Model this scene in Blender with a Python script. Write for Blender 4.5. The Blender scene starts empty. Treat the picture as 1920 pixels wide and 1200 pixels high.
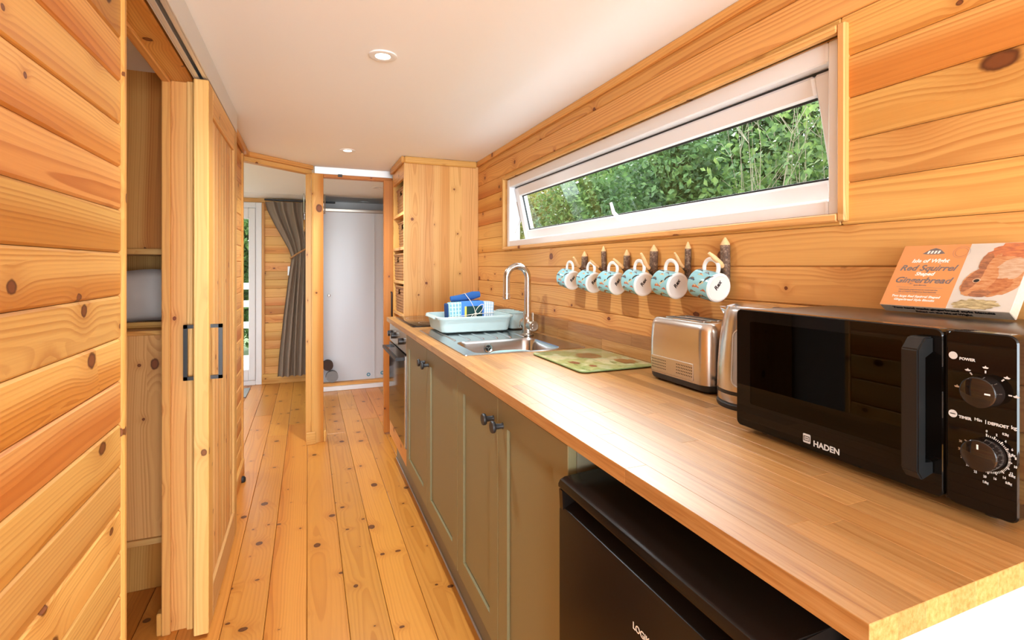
import bpy, bmesh, math, random
import numpy as np
from mathutils import Vector, Matrix, Euler
random.seed(7); RNG = np.random.default_rng(7)
SC = bpy.context.scene
COL = SC.collection
PI = math.pi
# ------------------------------------------------------------------ camera
F, VX, HY, H = 945.0, 577.0, 500.0, 1.25          # focal length (px), corridor vanishing point, horizon row, eye height
TH = math.atan((960 - VX) / F); S_, C_ = math.sin(TH), math.cos(TH)
def ray(px, py):
    u = (px - 960) / F; v = (HY - py) / F
    return (S_ + u * C_, C_ - u * S_, v)
def atX(px, py, X):
    r = ray(px, py); t = X / r[0]; return Vector((X, r[1] * t, H + r[2] * t))
def atY(px, py, Y):
    r = ray(px, py); t = Y / r[1]; return Vector((r[0] * t, Y, H + r[2] * t))
def atZ(px, py, Z):
    r = ray(px, py); t = (Z - H) / r[2]; return Vector((r[0] * t, r[1] * t, Z))
cam = bpy.data.cameras.new('camera'); cam_o = bpy.data.objects.new('camera', cam); COL.objects.link(cam_o)
cam.sensor_width = 36; cam.lens = F * 36 / 1920; cam.shift_y = -(600 - HY) / 1920
cam.clip_start = 0.02; cam.clip_end = 200
cam_o.location = (0, 0, H); cam_o.rotation_euler = (PI / 2, 0, -TH)
SC.camera = cam_o
# ------------------------------------------------------------------ exposure, sky, sun, daylight at the windows
SC.view_settings.view_transform = 'Standard'; SC.view_settings.look = 'None'
SC.view_settings.gamma = 1.0; SC.view_settings.use_curve_mapping = False
SC.view_settings.exposure = 1.12
world = bpy.data.worlds.new('world'); SC.world = world; world.use_nodes = True
bg = world.node_tree.nodes['Background']
bg.inputs[0].default_value = (0.86, 0.94, 1.0, 1); bg.inputs[1].default_value = 3.4
def lamp(kind, name, loc, direction, energy, color=(1, 1, 1), size=None, size_y=None, spread=None, angle=None, parent=None, blend=None, spot=None, portal=False):
    l = bpy.data.lights.new(name, kind); o = bpy.data.objects.new(name, l); COL.objects.link(o)
    l.energy = energy; l.color = color
    o.location = loc
    o.rotation_euler = Vector(direction).to_track_quat('-Z', 'Y').to_euler()
    if kind == 'AREA':
        l.shape = 'RECTANGLE'; l.size = size; l.size_y = size_y or size
        if spread: l.spread = spread
        if portal: l.cycles.is_portal = True
    if kind == 'SUN': l.angle = angle or 0.02
    if kind == 'SPOT':
        l.spot_size = spot; l.spot_blend = blend; l.shadow_soft_size = size
    if parent: o.parent = parent
    return o
# hazy sun in the open sky on the kitchen window's side, behind the top of the frame
lamp('SUN', 'sun_offscreen', (6, 9, 8), (-0.44, -0.745, -0.50), 1.8, (1.0, 0.99, 0.97), angle=0.3)
# daylight entering through the glazed doors behind the photographer, just outside their glass
lamp('AREA', 'french_doors_daylight_offscreen', (0.125, -2.69, 0.96), (0.0, 1, 0.0), 125, (0.78, 0.90, 1.0), 1.85, 1.85)
SC.cycles.max_bounces = 8; SC.cycles.use_adaptive_sampling = True; SC.cycles.adaptive_threshold = 0.02
CEIL = 1.975
# ------------------------------------------------------------------ materials
MATS = {}
def new_mat(name):
    m = bpy.data.materials.new(name); m.use_nodes = True; MATS[name] = m
    return m, m.node_tree, m.node_tree.nodes['Principled BSDF']
def plain(name, col, rough=0.5, metal=0.0, spec=0.5, emit=None, estr=1.0, bump=None, coat=0.0, noise=None, alpha=None):
    m, nt, b = new_mat(name)
    b.inputs['Base Color'].default_value = (*col, 1); b.inputs['Roughness'].default_value = rough
    b.inputs['Metallic'].default_value = metal; b.inputs['Specular IOR Level'].default_value = spec
    b.inputs['Coat Weight'].default_value = coat; b.inputs['Coat Roughness'].default_value = 0.05
    if emit: b.inputs['Emission Color'].default_value = (*emit, 1); b.inputs['Emission Strength'].default_value = estr
    if noise or bump:
        tc = nt.nodes.new('ShaderNodeTexCoord'); n = nt.nodes.new('ShaderNodeTexNoise')
        sc = noise or bump
        n.inputs['Scale'].default_value = sc[0]; n.inputs['Detail'].default_value = 3
        if len(sc) > 2:
            mp = nt.nodes.new('ShaderNodeMapping'); mp.inputs['Scale'].default_value = sc[2]
            nt.links.new(tc.outputs['Object'], mp.inputs[0]); nt.links.new(mp.outputs[0], n.inputs['Vector'])
        else: nt.links.new(tc.outputs['Object'], n.inputs['Vector'])
        if noise:
            mx = nt.nodes.new('ShaderNodeMix'); mx.data_type = 'RGBA'
            mx.inputs['A'].default_value = (*[c * (1 - sc[1]) for c in col], 1); mx.inputs['B'].default_value = (*[min(1, c * (1 + sc[1])) for c in col], 1)
            nt.links.new(n.outputs[0], mx.inputs['Factor']); nt.links.new(mx.outputs['Result'], b.inputs['Base Color'])
        if bump:
            bp = nt.nodes.new('ShaderNodeBump'); bp.inputs['Strength'].default_value = bump[1]; bp.inputs['Distance'].default_value = 0.002
            nt.links.new(n.outputs[0], bp.inputs['Height']); nt.links.new(bp.outputs[0], b.inputs['Normal'])
    return m
class NB:
    def __init__(self, nt): self.nt = nt
    def node(self, t, **kw):
        n = self.nt.nodes.new(t)
        for k, v in kw.items(): setattr(n, k, v)
        return n
    def put(self, sock, v):
        if isinstance(v, (int, float)): sock.default_value = v
        elif isinstance(v, (tuple, list)): sock.default_value = v
        else: self.nt.links.new(v, sock)
    def m(self, op, a, b=0.0, c=0.0, clamp=False):
        n = self.node('ShaderNodeMath', operation=op); n.use_clamp = clamp
        self.put(n.inputs[0], a); self.put(n.inputs[1], b); self.put(n.inputs[2], c); return n.outputs[0]
    def vec(self, x, y, z):
        n = self.node('ShaderNodeCombineXYZ')
        for i, v in enumerate((x, y, z)): self.put(n.inputs[i], v)
        return n.outputs[0]
    def noise(self, v, scale, detail=2.0, rough=0.5):
        n = self.node('ShaderNodeTexNoise'); self.put(n.inputs['Vector'], v)
        n.inputs['Scale'].default_value = scale; n.inputs['Detail'].default_value = detail; n.inputs['Roughness'].default_value = rough
        return n.outputs[0]
    def white(self, v, k):
        n = self.node('ShaderNodeTexWhiteNoise', noise_dimensions='1D'); self.put(n.inputs['W'], self.m('ADD', self.m('MULTIPLY', v, 91.7), k)); return n.outputs[0]
    def step(self, v, lo, hi):
        n = self.node('ShaderNodeMapRange', interpolation_type='SMOOTHSTEP')
        self.put(n.inputs[0], v); self.put(n.inputs[1], lo); self.put(n.inputs[2], hi); n.inputs[3].default_value = 0; n.inputs[4].default_value = 1
        return n.outputs[0]
    def mix(self, f, a, b, blend='MIX'):
        n = self.node('ShaderNodeMix', data_type='RGBA', blend_type=blend); self.put(n.inputs['Factor'], f)
        self.put(n.inputs['A'], a); self.put(n.inputs['B'], b); return n.outputs['Result']
    def ramp(self, f, stops):
        n = self.node('ShaderNodeValToRGB'); self.put(n.inputs[0], f)
        e = n.color_ramp.elements
        while len(e) > 1: e.remove(e[-1])
        e[0].position, e[0].color = stops[0][0], (*stops[0][1], 1)
        for p, c in stops[1:]:
            x = e.new(p); x.color = (*c, 1)
        return n.outputs[0]
def c4(c): return (*c, 1)
def wood(name, light, heart, dark, knot, ring=0.006, knot_thr=0.62, knot_len=0.34, knot_wid=0.105, krad=(0.004, 0.010), rough=0.42, tone=0.22, ringc=0.55, coat=0.0, spec=0.28, kasp=(0.55, 0.5)):
    """solid plank wood: growth rings around a pith that wanders, knots, per-plank tone; grain runs along local X"""
    m, nt, b = new_mat(name); N = NB(nt)
    tc = N.node('ShaderNodeTexCoord'); oi = N.node('ShaderNodeObjectInfo'); rnd = oi.outputs['Random']
    sp = N.node('ShaderNodeSeparateXYZ'); nt.links.new(tc.outputs['Object'], sp.inputs[0])
    x, y, z = sp.outputs
    xo = N.m('MULTIPLY_ADD', rnd, 43.0, x)
    P = N.vec(xo, y, z)
    w = N.m('ADD', y, z)
    # knots
    qx = N.m('DIVIDE', xo, knot_len); qy = N.m('ADD', N.m('DIVIDE', w, knot_wid), N.m('MULTIPLY', rnd, 17.3))
    vo = N.node('ShaderNodeTexVoronoi', voronoi_dimensions='2D'); N.put(vo.inputs['Vector'], N.vec(qx, qy, 0.0)); vo.inputs['Scale'].default_value = 1; vo.inputs['Randomness'].default_value = 0.95
    ps = N.node('ShaderNodeSeparateXYZ'); nt.links.new(vo.outputs['Position'], ps.inputs[0])
    cs = N.node('ShaderNodeSeparateColor'); nt.links.new(vo.outputs['Color'], cs.inputs[0])
    asp = N.m('MULTIPLY_ADD', cs.outputs[2], kasp[1], kasp[0])
    dx = N.m('MULTIPLY', N.m('MULTIPLY', N.m('SUBTRACT', qx, ps.outputs[0]), knot_len), asp)
    dy = N.m('MULTIPLY', N.m('SUBTRACT', qy, ps.outputs[1]), knot_wid)
    wob = N.m('MULTIPLY', N.m('SUBTRACT', N.noise(P, 90, 1), 0.5), 0.004)
    dist = N.m('ADD', N.m('SQRT', N.m('ADD', N.m('MULTIPLY', dx, dx), N.m('MULTIPLY', dy, dy))), wob)
    there = N.m('GREATER_THAN', cs.outputs[0], knot_thr)
    rad = N.m('MULTIPLY_ADD', N.m('MULTIPLY', cs.outputs[1], cs.outputs[1]), krad[1] - krad[0], krad[0])
    kn = N.m('MULTIPLY', N.m('SUBTRACT', 1.0, N.step(N.m('DIVIDE', dist, rad), 0.72, 1.05)), there)
    q = N.m('DIVIDE', dist, N.m('MULTIPLY', rad, 2.9))
    halo = N.m('MULTIPLY', N.m('POWER', 2.718, N.m('MULTIPLY', N.m('MULTIPLY', q, q), -1.0)), there)
    # rings
    n1 = N.m('SUBTRACT', N.noise(N.vec(N.m('MULTIPLY', xo, 1.1), N.m('MULTIPLY', y, 5.0), N.m('MULTIPLY', z, 5.0)), 1.0, 2), 0.5)
    n2 = N.m('SUBTRACT', N.noise(N.vec(N.m('ADD', N.m('MULTIPLY', xo, 0.8), 31.0), N.m('MULTIPLY', y, 3.0), z), 1.0, 1), 0.5)
    y0 = N.m('MULTIPLY', N.m('SUBTRACT', N.white(rnd, 1.0), 0.5), 0.13)
    z0 = N.m('MULTIPLY_ADD', N.white(rnd, 2.0), 0.04, 0.012)
    ry = N.m('ADD', N.m('SUBTRACT', y, y0), N.m('MULTIPLY', n1, 0.045))
    rz = N.m('ADD', N.m('ADD', z, z0), N.m('MULTIPLY', n2, 0.07))
    r = N.m('SQRT', N.m('ADD', N.m('MULTIPLY', ry, ry), N.m('MULTIPLY', rz, rz)))
    r = N.m('ADD', r, N.m('MULTIPLY', halo, N.m('MULTIPLY', rad, 1.3)))
    fr = N.m('FRACT', N.m('DIVIDE', r, ring))
    late = N.m('MULTIPLY', N.step(fr, 0.25, 0.88), N.m('SUBTRACT', 1.0, N.step(fr, 0.92, 1.0)))
    amp = N.node('ShaderNodeTexWhiteNoise', noise_dimensions='1D'); N.put(amp.inputs['W'], N.m('ADD', N.m('FLOOR', N.m('DIVIDE', r, ring)), N.m('MULTIPLY', rnd, 371.0)))
    late = N.m('MULTIPLY', late, N.m('MULTIPLY_ADD', amp.outputs[0], 0.85, 0.15))
    fib = N.noise(N.vec(N.m('MULTIPLY', xo, 9.0), N.m('MULTIPLY', y, 420.0), N.m('MULTIPLY', z, 420.0)), 1.0, 2)
    hrt = N.m('SUBTRACT', 1.0, N.step(r, 0.018, 0.06))
    col = N.mix(hrt, c4(light), c4(heart))
    col = N.mix(N.m('MULTIPLY', late, N.m('MULTIPLY_ADD', hrt, 0.3, ringc)), col, c4(dark))
    col = N.mix(N.m('MULTIPLY', N.m('SUBTRACT', fib, 0.3), 0.35, clamp=True), col, c4(dark))
    col = N.mix(N.m('MULTIPLY', halo, 0.45), col, c4(dark))
    edge = N.m('MULTIPLY', N.step(N.m('DIVIDE', dist, rad), 0.45, 0.8), 0.6)
    kc = N.mix(edge, c4(knot), c4([k * 0.25 for k in knot]))
    col = N.mix(kn, col, kc)
    hs = N.node('ShaderNodeHueSaturation'); N.put(hs.inputs['Color'], col)
    N.put(hs.inputs['Value'], N.m('MULTIPLY_ADD', N.m('SUBTRACT', N.white(rnd, 3.0), 0.5), tone, 1.0))
    N.put(hs.inputs['Hue'], N.m('MULTIPLY_ADD', N.m('SUBTRACT', N.white(rnd, 4.0), 0.5), tone * 0.05, 0.5))
    nt.links.new(hs.outputs[0], b.inputs['Base Color'])
    b.inputs['Roughness'].default_value = rough; b.inputs['Specular IOR Level'].default_value = spec
    b.inputs['Coat Weight'].default_value = coat; b.inputs['Coat Roughness'].default_value = 0.18
    bp = N.node('ShaderNodeBump'); bp.inputs['Strength'].default_value = 0.12; bp.inputs['Distance'].default_value = 0.001
    N.put(bp.inputs['Height'], N.m('ADD', late, fib)); nt.links.new(bp.outputs[0], b.inputs['Normal'])
    return m
PINE = wood('pine', (0.74, 0.395, 0.115), (0.58, 0.220, 0.040), (0.40, 0.118, 0.015), (0.20, 0.055, 0.015), ring=0.0075, knot_thr=0.36, krad=(0.005, 0.019), tone=0.30)
PINE_P = wood('pine_pale', (0.75, 0.43, 0.155), (0.67, 0.325, 0.088), (0.48, 0.20, 0.045), (0.22, 0.07, 0.02), ring=0.007, knot_thr=0.38, krad=(0.005, 0.016))
PINE_O = wood('pine_orange', (0.54, 0.20, 0.036), (0.48, 0.155, 0.024), (0.36, 0.10, 0.012), (0.16, 0.045, 0.012), ring=0.008, knot_thr=0.45, tone=0.12)
PFLOOR = wood('pine_floor', (0.64, 0.265, 0.048), (0.56, 0.20, 0.028), (0.42, 0.125, 0.015), (0.15, 0.045, 0.012), kasp=(0.75, 0.9), ring=0.010, knot_thr=0.52, knot_len=0.24, knot_wid=0.075, krad=(0.004, 0.021), rough=0.30, tone=0.25, ringc=0.45, spec=0.35)
def oak(name, a, b_, c_, rough=0.3, tone=0.48):
    m, nt, b = new_mat(name); N = NB(nt)
    tc = N.node('ShaderNodeTexCoord'); oi = N.node('ShaderNodeObjectInfo'); rnd = oi.outputs['Random']
    sp = N.node('ShaderNodeSeparateXYZ'); nt.links.new(tc.outputs['Object'], sp.inputs[0]); x, y, z = sp.outputs
    xo = N.m('MULTIPLY_ADD', rnd, 57.0, x)
    warp = N.noise(N.vec(N.m('MULTIPLY', xo, 3.0), N.m('MULTIPLY', y, 14.0), N.m('MULTIPLY', z, 14.0)), 1.0, 2)
    g = N.noise(N.vec(N.m('MULTIPLY', xo, 5.0), N.m('ADD', N.m('MULTIPLY', y, 190.0), N.m('MULTIPLY', warp, 5.0)), N.m('MULTIPLY', z, 190.0)), 1.0, 3)
    f2 = N.noise(N.vec(N.m('MULTIPLY', xo, 30.0), N.m('MULTIPLY', y, 900.0), N.m('MULTIPLY', z, 900.0)), 1.0, 1)
    col = N.ramp(N.m('MULTIPLY_ADD', f2, 0.3, N.m('MULTIPLY', g, 0.8)), [(0.30, c_), (0.5, b_), (0.72, a)])
    hs = N.node('ShaderNodeHueSaturation'); N.put(hs.inputs['Color'], col)
    N.put(hs.inputs['Value'], N.m('MULTIPLY_ADD', N.m('SUBTRACT', N.white(rnd, 3.0), 0.5), tone, 1.0))
    nt.links.new(hs.outputs[0], b.inputs['Base Color'])
    b.inputs['Roughness'].default_value = rough; b.inputs['Specular IOR Level'].default_value = 0.5
    return m
OAK = oak('oak', (0.44, 0.235, 0.084), (0.37, 0.175, 0.050), (0.26, 0.10, 0.024), 0.38)
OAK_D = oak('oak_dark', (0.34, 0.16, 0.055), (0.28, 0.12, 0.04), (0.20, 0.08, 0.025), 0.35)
WHITE = plain('ceiling_white', (0.92, 0.92, 0.92), 0.6, bump=(40, 0.03))
PVC = plain('white_upvc', (0.82, 0.81, 0.82), 0.25, spec=0.5)
BACK = plain('backing_wood', (0.58, 0.25, 0.06), 0.7)
OLIVE = plain('olive_paint', (0.215, 0.180, 0.085), 0.42, spec=0.4)
OLIVE_D = plain('olive_carcass', (0.19, 0.165, 0.10), 0.5)
BLACK = plain('black_metal', (0.012, 0.010, 0.010), 0.35)
GLOSSB = plain('black_gloss', (0.010, 0.007, 0.006), 0.06, spec=0.6)
SATINB = plain('black_satin', (0.007, 0.005, 0.004), 0.2, spec=0.35)
MATB = plain('black_matt', (0.016, 0.015, 0.015), 0.5)
STEEL = plain('brushed_steel', (0.62, 0.58, 0.54), 0.24, 1.0, bump=(60, 0.05, (1, 1, 30)))
STEEL2 = plain('sink_steel', (0.52, 0.52, 0.53), 0.20, 1.0)
CHROME = plain('polished_steel', (0.66, 0.64, 0.62), 0.12, 1.0)
NICKEL = plain('satin_nickel', (0.48, 0.44, 0.38), 0.28, 1.0)
ALU = plain('aluminium_track', (0.74, 0.73, 0.71), 0.38, 0.6)
SILVER = plain('silver_print', (0.62, 0.60, 0.57), 0.4, 0.3)
AQUA = plain('aqua_plastic', (0.47, 0.61, 0.61), 0.38, spec=0.5)
AQUA_L = plain('aqua_enamel', (0.45, 0.66, 0.66), 0.2)
CERAM = plain('white_ceramic', (0.86, 0.82, 0.78), 0.12, spec=0.6)
MUGBLUE = plain('mug_blue', (0.27, 0.56, 0.62), 0.12, spec=0.6)
CURT = plain('curtain_linen', (0.27, 0.20, 0.145), 0.9, noise=(900, 0.2))
ROPE = plain('rope_tan', (0.40, 0.19, 0.07), 0.8)
PILLOW = plain('white_linen', (0.62, 0.57, 0.53), 0.9)
def glass_mat(name, col=(1, 1, 1), refl=0.06):
    m = bpy.data.materials.new(name); m.use_nodes = True; nt = m.node_tree; nt.nodes.clear()
    out = nt.nodes.new('ShaderNodeOutputMaterial'); mx = nt.nodes.new('ShaderNodeMixShader')
    tr = nt.nodes.new('ShaderNodeBsdfTransparent'); gl = nt.nodes.new('ShaderNodeBsdfGlossy')
    tr.inputs[0].default_value = (*col, 1); gl.inputs['Roughness'].default_value = 0.02
    fr = nt.nodes.new('ShaderNodeFresnel'); fr.inputs[0].default_value = 1.36
    ge = nt.nodes.new('ShaderNodeNewGeometry'); iv = nt.nodes.new('ShaderNodeMath'); iv.operation = 'SUBTRACT'; iv.inputs[0].default_value = 1.0; nt.links.new(ge.outputs['Backfacing'], iv.inputs[1])
    ml = nt.nodes.new('ShaderNodeMath'); ml.operation = 'MULTIPLY'; nt.links.new(fr.outputs[0], ml.inputs[0]); nt.links.new(iv.outputs[0], ml.inputs[1])   # reflect on the outer faces only
    nt.links.new(ml.outputs[0], mx.inputs[0]); nt.links.new(tr.outputs[0], mx.inputs[1]); nt.links.new(gl.outputs[0], mx.inputs[2]); nt.links.new(mx.outputs[0], out.inputs[0])
    return m
GLASS = glass_mat('window_glass', (0.95, 0.98, 0.97))
SMOKE = glass_mat('smoked_glass', (0.10, 0.075, 0.06))
CLEARP = glass_mat('clear_plastic', (0.75, 0.76, 0.76))
# ------------------------------------------------------------------ helpers
def link(o, parent=None):
    COL.objects.link(o)
    if parent is not None: o.parent = parent
    return o
def empty(name, label=None, cat=None, group=None, kind=None, loc=(0, 0, 0), rot=(0, 0, 0)):
    o = bpy.data.objects.new(name, None); COL.objects.link(o); o.location = loc; o.rotation_euler = rot; o.empty_display_size = 0.05
    return tag(o, label, cat, group, kind)
def tag(o, label=None, cat=None, group=None, kind=None):
    if label: o['label'] = label
    if cat: o['category'] = cat
    if group: o['group'] = group
    if kind: o['kind'] = kind
    return o
def obj(name, me, mat=None, parent=None, loc=(0, 0, 0), rot=(0, 0, 0)):
    o = bpy.data.objects.new(name, me); link(o, parent); o.location = loc; o.rotation_euler = rot
    if mat is not None and len(me.materials) == 0: me.materials.append(mat)
    return o
def smooth(me, ang=35):
    me.polygons.foreach_set('use_smooth', [True] * len(me.polygons))
    me.set_sharp_from_angle(angle=math.radians(ang)); return me
def from_bm(bm, name, sm=None):
    bmesh.ops.recalc_face_normals(bm, faces=bm.faces)
    me = bpy.data.meshes.new(name); bm.to_mesh(me); bm.free()
    if sm: smooth(me, sm)
    return me
def raw(name, verts, faces, sm=None):
    me = bpy.data.meshes.new(name); me.from_pydata([tuple(v) for v in verts], [], faces); me.update()
    if sm: smooth(me, sm)
    return me
MCACHE = {}
def box_mesh(dx, dy, dz, bev=0.0, seg=1, mat=None):
    key = (round(dx, 4), round(dy, 4), round(dz, 4), round(bev, 4), seg, mat.name if mat else '')
    if key in MCACHE: return MCACHE[key]
    bm = bmesh.new(); bmesh.ops.create_cube(bm, size=1)
    bmesh.ops.scale(bm, vec=(dx, dy, dz), verts=bm.verts)
    if bev > 0: bmesh.ops.bevel(bm, geom=bm.edges[:], offset=min(bev, 0.45 * min(dx, dy, dz)), segments=seg, profile=0.5, affect='EDGES')
    me = from_bm(bm, 'box', 40 if seg > 1 else None)
    if mat: me.materials.append(mat)
    MCACHE[key] = me
    return me
ROT = {'x': (0, 0, 0), 'y': (0, 0, PI / 2), 'z': (0, -PI / 2, 0)}
def box(name, mat, parent, x0, x1, y0, y1, z0, z1, bev=0.002, grain=None, seg=1, rz=0):
    dx, dy, dz = abs(x1 - x0), abs(y1 - y0), abs(z1 - z0)
    if grain is None: grain = 'xyz'[(dx, dy, dz).index(max(dx, dy, dz))]
    d = {'x': (dx, dy, dz), 'y': (dy, dx, dz), 'z': (dz, dy, dx)}[grain]
    me = box_mesh(*d, bev, seg, mat)
    return obj(name, me, None, parent, ((x0 + x1) / 2, (y0 + y1) / 2, (z0 + z1) / 2), ROT[grain])
def joined_boxes(name, mat, parent, boxes, bev=0.0):
    bm = bmesh.new()
    for (x0, x1, y0, y1, z0, z1) in boxes:
        r = bmesh.ops.create_cube(bm, size=1)
        bmesh.ops.scale(bm, vec=(x1 - x0, y1 - y0, z1 - z0), verts=r['verts'])
        bmesh.ops.translate(bm, vec=((x0 + x1) / 2, (y0 + y1) / 2, (z0 + z1) / 2), verts=r['verts'])
    if bev: bmesh.ops.bevel(bm, geom=bm.edges[:], offset=bev, segments=1, affect='EDGES')
    return obj(name, from_bm(bm, name), mat, parent)
def lathe(profile, n=32, sm=40, cap=True):
    """profile of (r, z) pairs about local Z"""
    vs, fs = [], []
    for r, z in profile:
        for k in range(n):
            a = 2 * PI * k / n; vs.append((r * math.cos(a), r * math.sin(a), z))
    for i in range(len(profile) - 1):
        for k in range(n):
            k2 = (k + 1) % n; fs.append((i * n + k, i * n + k2, (i + 1) * n + k2, (i + 1) * n + k))
    if cap:
        if profile[0][0] > 1e-5: fs.append(tuple(range(n))[::-1])
        if profile[-1][0] > 1e-5: fs.append(tuple((len(profile) - 1) * n + k for k in range(n)))
    me = raw('lathe', vs, fs)
    bm = bmesh.new(); bm.from_mesh(me); bmesh.ops.remove_doubles(bm, verts=bm.verts, dist=1e-6); bmesh.ops.recalc_face_normals(bm, faces=bm.faces); bm.to_mesh(me); bm.free()
    return smooth(me, sm)
def tube(pts, rad, n=10, closed=False, sm=50, flat=1.0):
    pts = [Vector(p) for p in pts]; L = len(pts)
    rads = rad if isinstance(rad, (list, tuple)) else [rad] * L
    vs, fs = [], []; up = None
    for i, p in enumerate(pts):
        if closed: t = (pts[(i + 1) % L] - pts[i - 1]).normalized()
        else: t = (pts[min(i + 1, L - 1)] - pts[max(i - 1, 0)]).normalized()
        if up is None: up = Vector((0, 0, 1)) if abs(t.z) < 0.9 else Vector((1, 0, 0))
        up = (up - t * up.dot(t)).normalized(); sd = t.cross(up)
        for k in range(n):
            a = 2 * PI * k / n; vs.append(p + (up * math.cos(a) + sd * math.sin(a) * flat) * rads[i])
    for i in range(L if closed else L - 1):
        j = (i + 1) % L
        for k in range(n):
            k2 = (k + 1) % n; fs.append((i * n + k, i * n + k2, j * n + k2, j * n + k))
    if not closed: fs.append(tuple(range(n))[::-1]); fs.append(tuple((L - 1) * n + k for k in range(n)))
    me = raw('tube', vs, fs); bm = bmesh.new(); bm.from_mesh(me); bmesh.ops.recalc_face_normals(bm, faces=bm.faces); bm.to_mesh(me); bm.free()
    return smooth(me, sm)
def arc(c, r, a0, a1, n, ax1=(1, 0, 0), ax2=(0, 0, 1)):
    c, ax1, ax2 = Vector(c), Vector(ax1), Vector(ax2)
    return [c + ax1 * r * math.cos(a0 + (a1 - a0) * k / n) + ax2 * r * math.sin(a0 + (a1 - a0) * k / n) for k in range(n + 1)]
def rrect(w, h, r, n=5):
    """rounded rectangle outline centred on 0"""
    o = []
    for cx, cy, a in ((w / 2 - r, h / 2 - r, 0), (-w / 2 + r, h / 2 - r, PI / 2), (-w / 2 + r, -h / 2 + r, PI), (w / 2 - r, -h / 2 + r, 1.5 * PI)):
        for k in range(n + 1): o.append((cx + r * math.cos(a + PI / 2 * k / n), cy + r * math.sin(a + PI / 2 * k / n)))
    return o
def loft(rings, cap0=True, cap1=True, sm=40):
    n = len(rings[0]); vs = [v for r in rings for v in r]; fs = []
    for i in range(len(rings) - 1):
        for k in range(n):
            k2 = (k + 1) % n; fs.append((i * n + k, i * n + k2, (i + 1) * n + k2, (i + 1) * n + k))
    if cap0: fs.append(tuple(range(n))[::-1])
    if cap1: fs.append(tuple((len(rings) - 1) * n + k for k in range(n)))
    me = raw('loft', vs, fs); bm = bmesh.new(); bm.from_mesh(me); bmesh.ops.recalc_face_normals(bm, faces=bm.faces); bm.to_mesh(me); bm.free()
    return smooth(me, sm)
def text_mesh(s, size, shear=0.0, bold=0.0, align='LEFT'):
    cu = bpy.data.curves.new('lettering', 'FONT'); cu.body = s; cu.size = size; cu.shear = shear; cu.offset = bold; cu.align_x = align; cu.resolution_u = 3; cu.extrude = 0.0002
    o = bpy.data.objects.new('lettering', cu); COL.objects.link(o)
    dg = bpy.context.evaluated_depsgraph_get()
    me = bpy.data.meshes.new_from_object(o.evaluated_get(dg)); bpy.data.objects.remove(o); bpy.data.curves.remove(cu)
    me.materials.clear()
    return me
def frame_rot(xax, yax):
    """Euler of the frame whose local X, Y point along the given world axes"""
    x = Vector(xax).normalized(); z = x.cross(Vector(yax)).normalized(); y = z.cross(x)
    return Matrix((x, y, z)).transposed().to_euler()
# ================================================================== lettering first (few objects in the scene yet)
TXT = {}
for key, s, size, sh, bo, al in [('rex', 'Rex', 0.017, 0.2, 0.0006, 'CENTER'), ('logik', 'LOGIK', 0.036, 0, 0.0004, 'LEFT'), ('haden', 'HADEN', 0.020, 0, 0.0005, 'LEFT'),
        ('power', 'POWER', 0.0085, 0, 0.0003, 'LEFT'), ('timer', 'TIMER', 0.0080, 0, 0.0003, 'LEFT'), ('min', 'Min  |', 0.0080, 0, 0.0001, 'LEFT'), ('defrost', 'DEFROST', 0.0080, 0, 0.0003, 'LEFT'), ('kg', 'kg', 0.0080, 0, 0.0001, 'LEFT'),
        ('isle', 'Isle of Wight', 0.0125, 0.25, 0.0003, 'CENTER'), ('red', 'Red Squirrel', 0.0195, 0.3, 0.0004, 'CENTER'), ('shaped', 'Shaped', 0.0115, 0.25, 0.0003, 'CENTER'),
        ('ging', 'Gingerbread', 0.0195, 0.3, 0.0004, 'CENTER'), ('style', 'Style Biscuits', 0.0045, 0.2, 0, 'CENTER'), ('two', 'Two large Red Squirrel Shaped', 0.0068, 0.2, 0.0002, 'CENTER'), ('two2', 'Gingerbread Style Biscuits', 0.0068, 0.2, 0.0002, 'CENTER'),
        ('fine1', 'Hand made gingerbread to celebrate the', 0.0042, 0, 0, 'CENTER'), ('fine2', 'Isle of Wight\'s indigenous Red Squirrels', 0.0042, 0, 0, 'CENTER'), ('edge', 'Two hand made gingerbread style biscuits', 0.0098, 0.15, 0.0004, 'CENTER'), ('edge2', 'Baked on the Isle of Wight', 0.0085, 0.15, 0.0003, 'CENTER')]:
    TXT[key] = text_mesh(s, size, sh, bo, al)
for k in ('0', '2', '4', '6', '8', '10', '12', '14', '16', '18', '20', '22', '24', '26', '28', '30', '0.2kg', '0.4kg', '0.6kg', '0.8kg', '1.0kg'):
    TXT['n' + k] = text_mesh(k, 0.0052, 0, 0.0001, 'CENTER')
# ================================================================== the setting
WX = 1.10                                   # face of the kitchen wall
Y_BACK, Y_FAR = -2.60, 5.961
X_L = -0.375                                # face of the corridor's left wall
PITCH = 0.0925
def st(o, label): return tag(o, label, None, None, 'structure')
# floor
floor = joined_boxes('floor', BACK, None, [(-1.62, 1.16, Y_BACK - 0.05, 6.4, -0.08, -0.0215)]); st(floor, 'pine floorboards running the length of the kitchen')
fx = -0.003
k = -12
while True:
    x0 = fx + k * 0.1365; k += 1
    if x0 > 1.1: break
    if x0 + 0.1365 < -1.55: continue
    xa, xb = max(x0, -1.6) + 0.0008, min(x0 + 0.1365, 1.15) - 0.0008
    cut = 4.35 + 0.35 * math.sin(k * 2.4)
    for ya, yb in ((Y_BACK, cut - 0.0008), (cut + 0.0008, 6.3)):
        box('floorboard', PFLOOR, floor, xa, xb, ya, yb, -0.021, 0.0, 0.0018, 'y')
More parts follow.
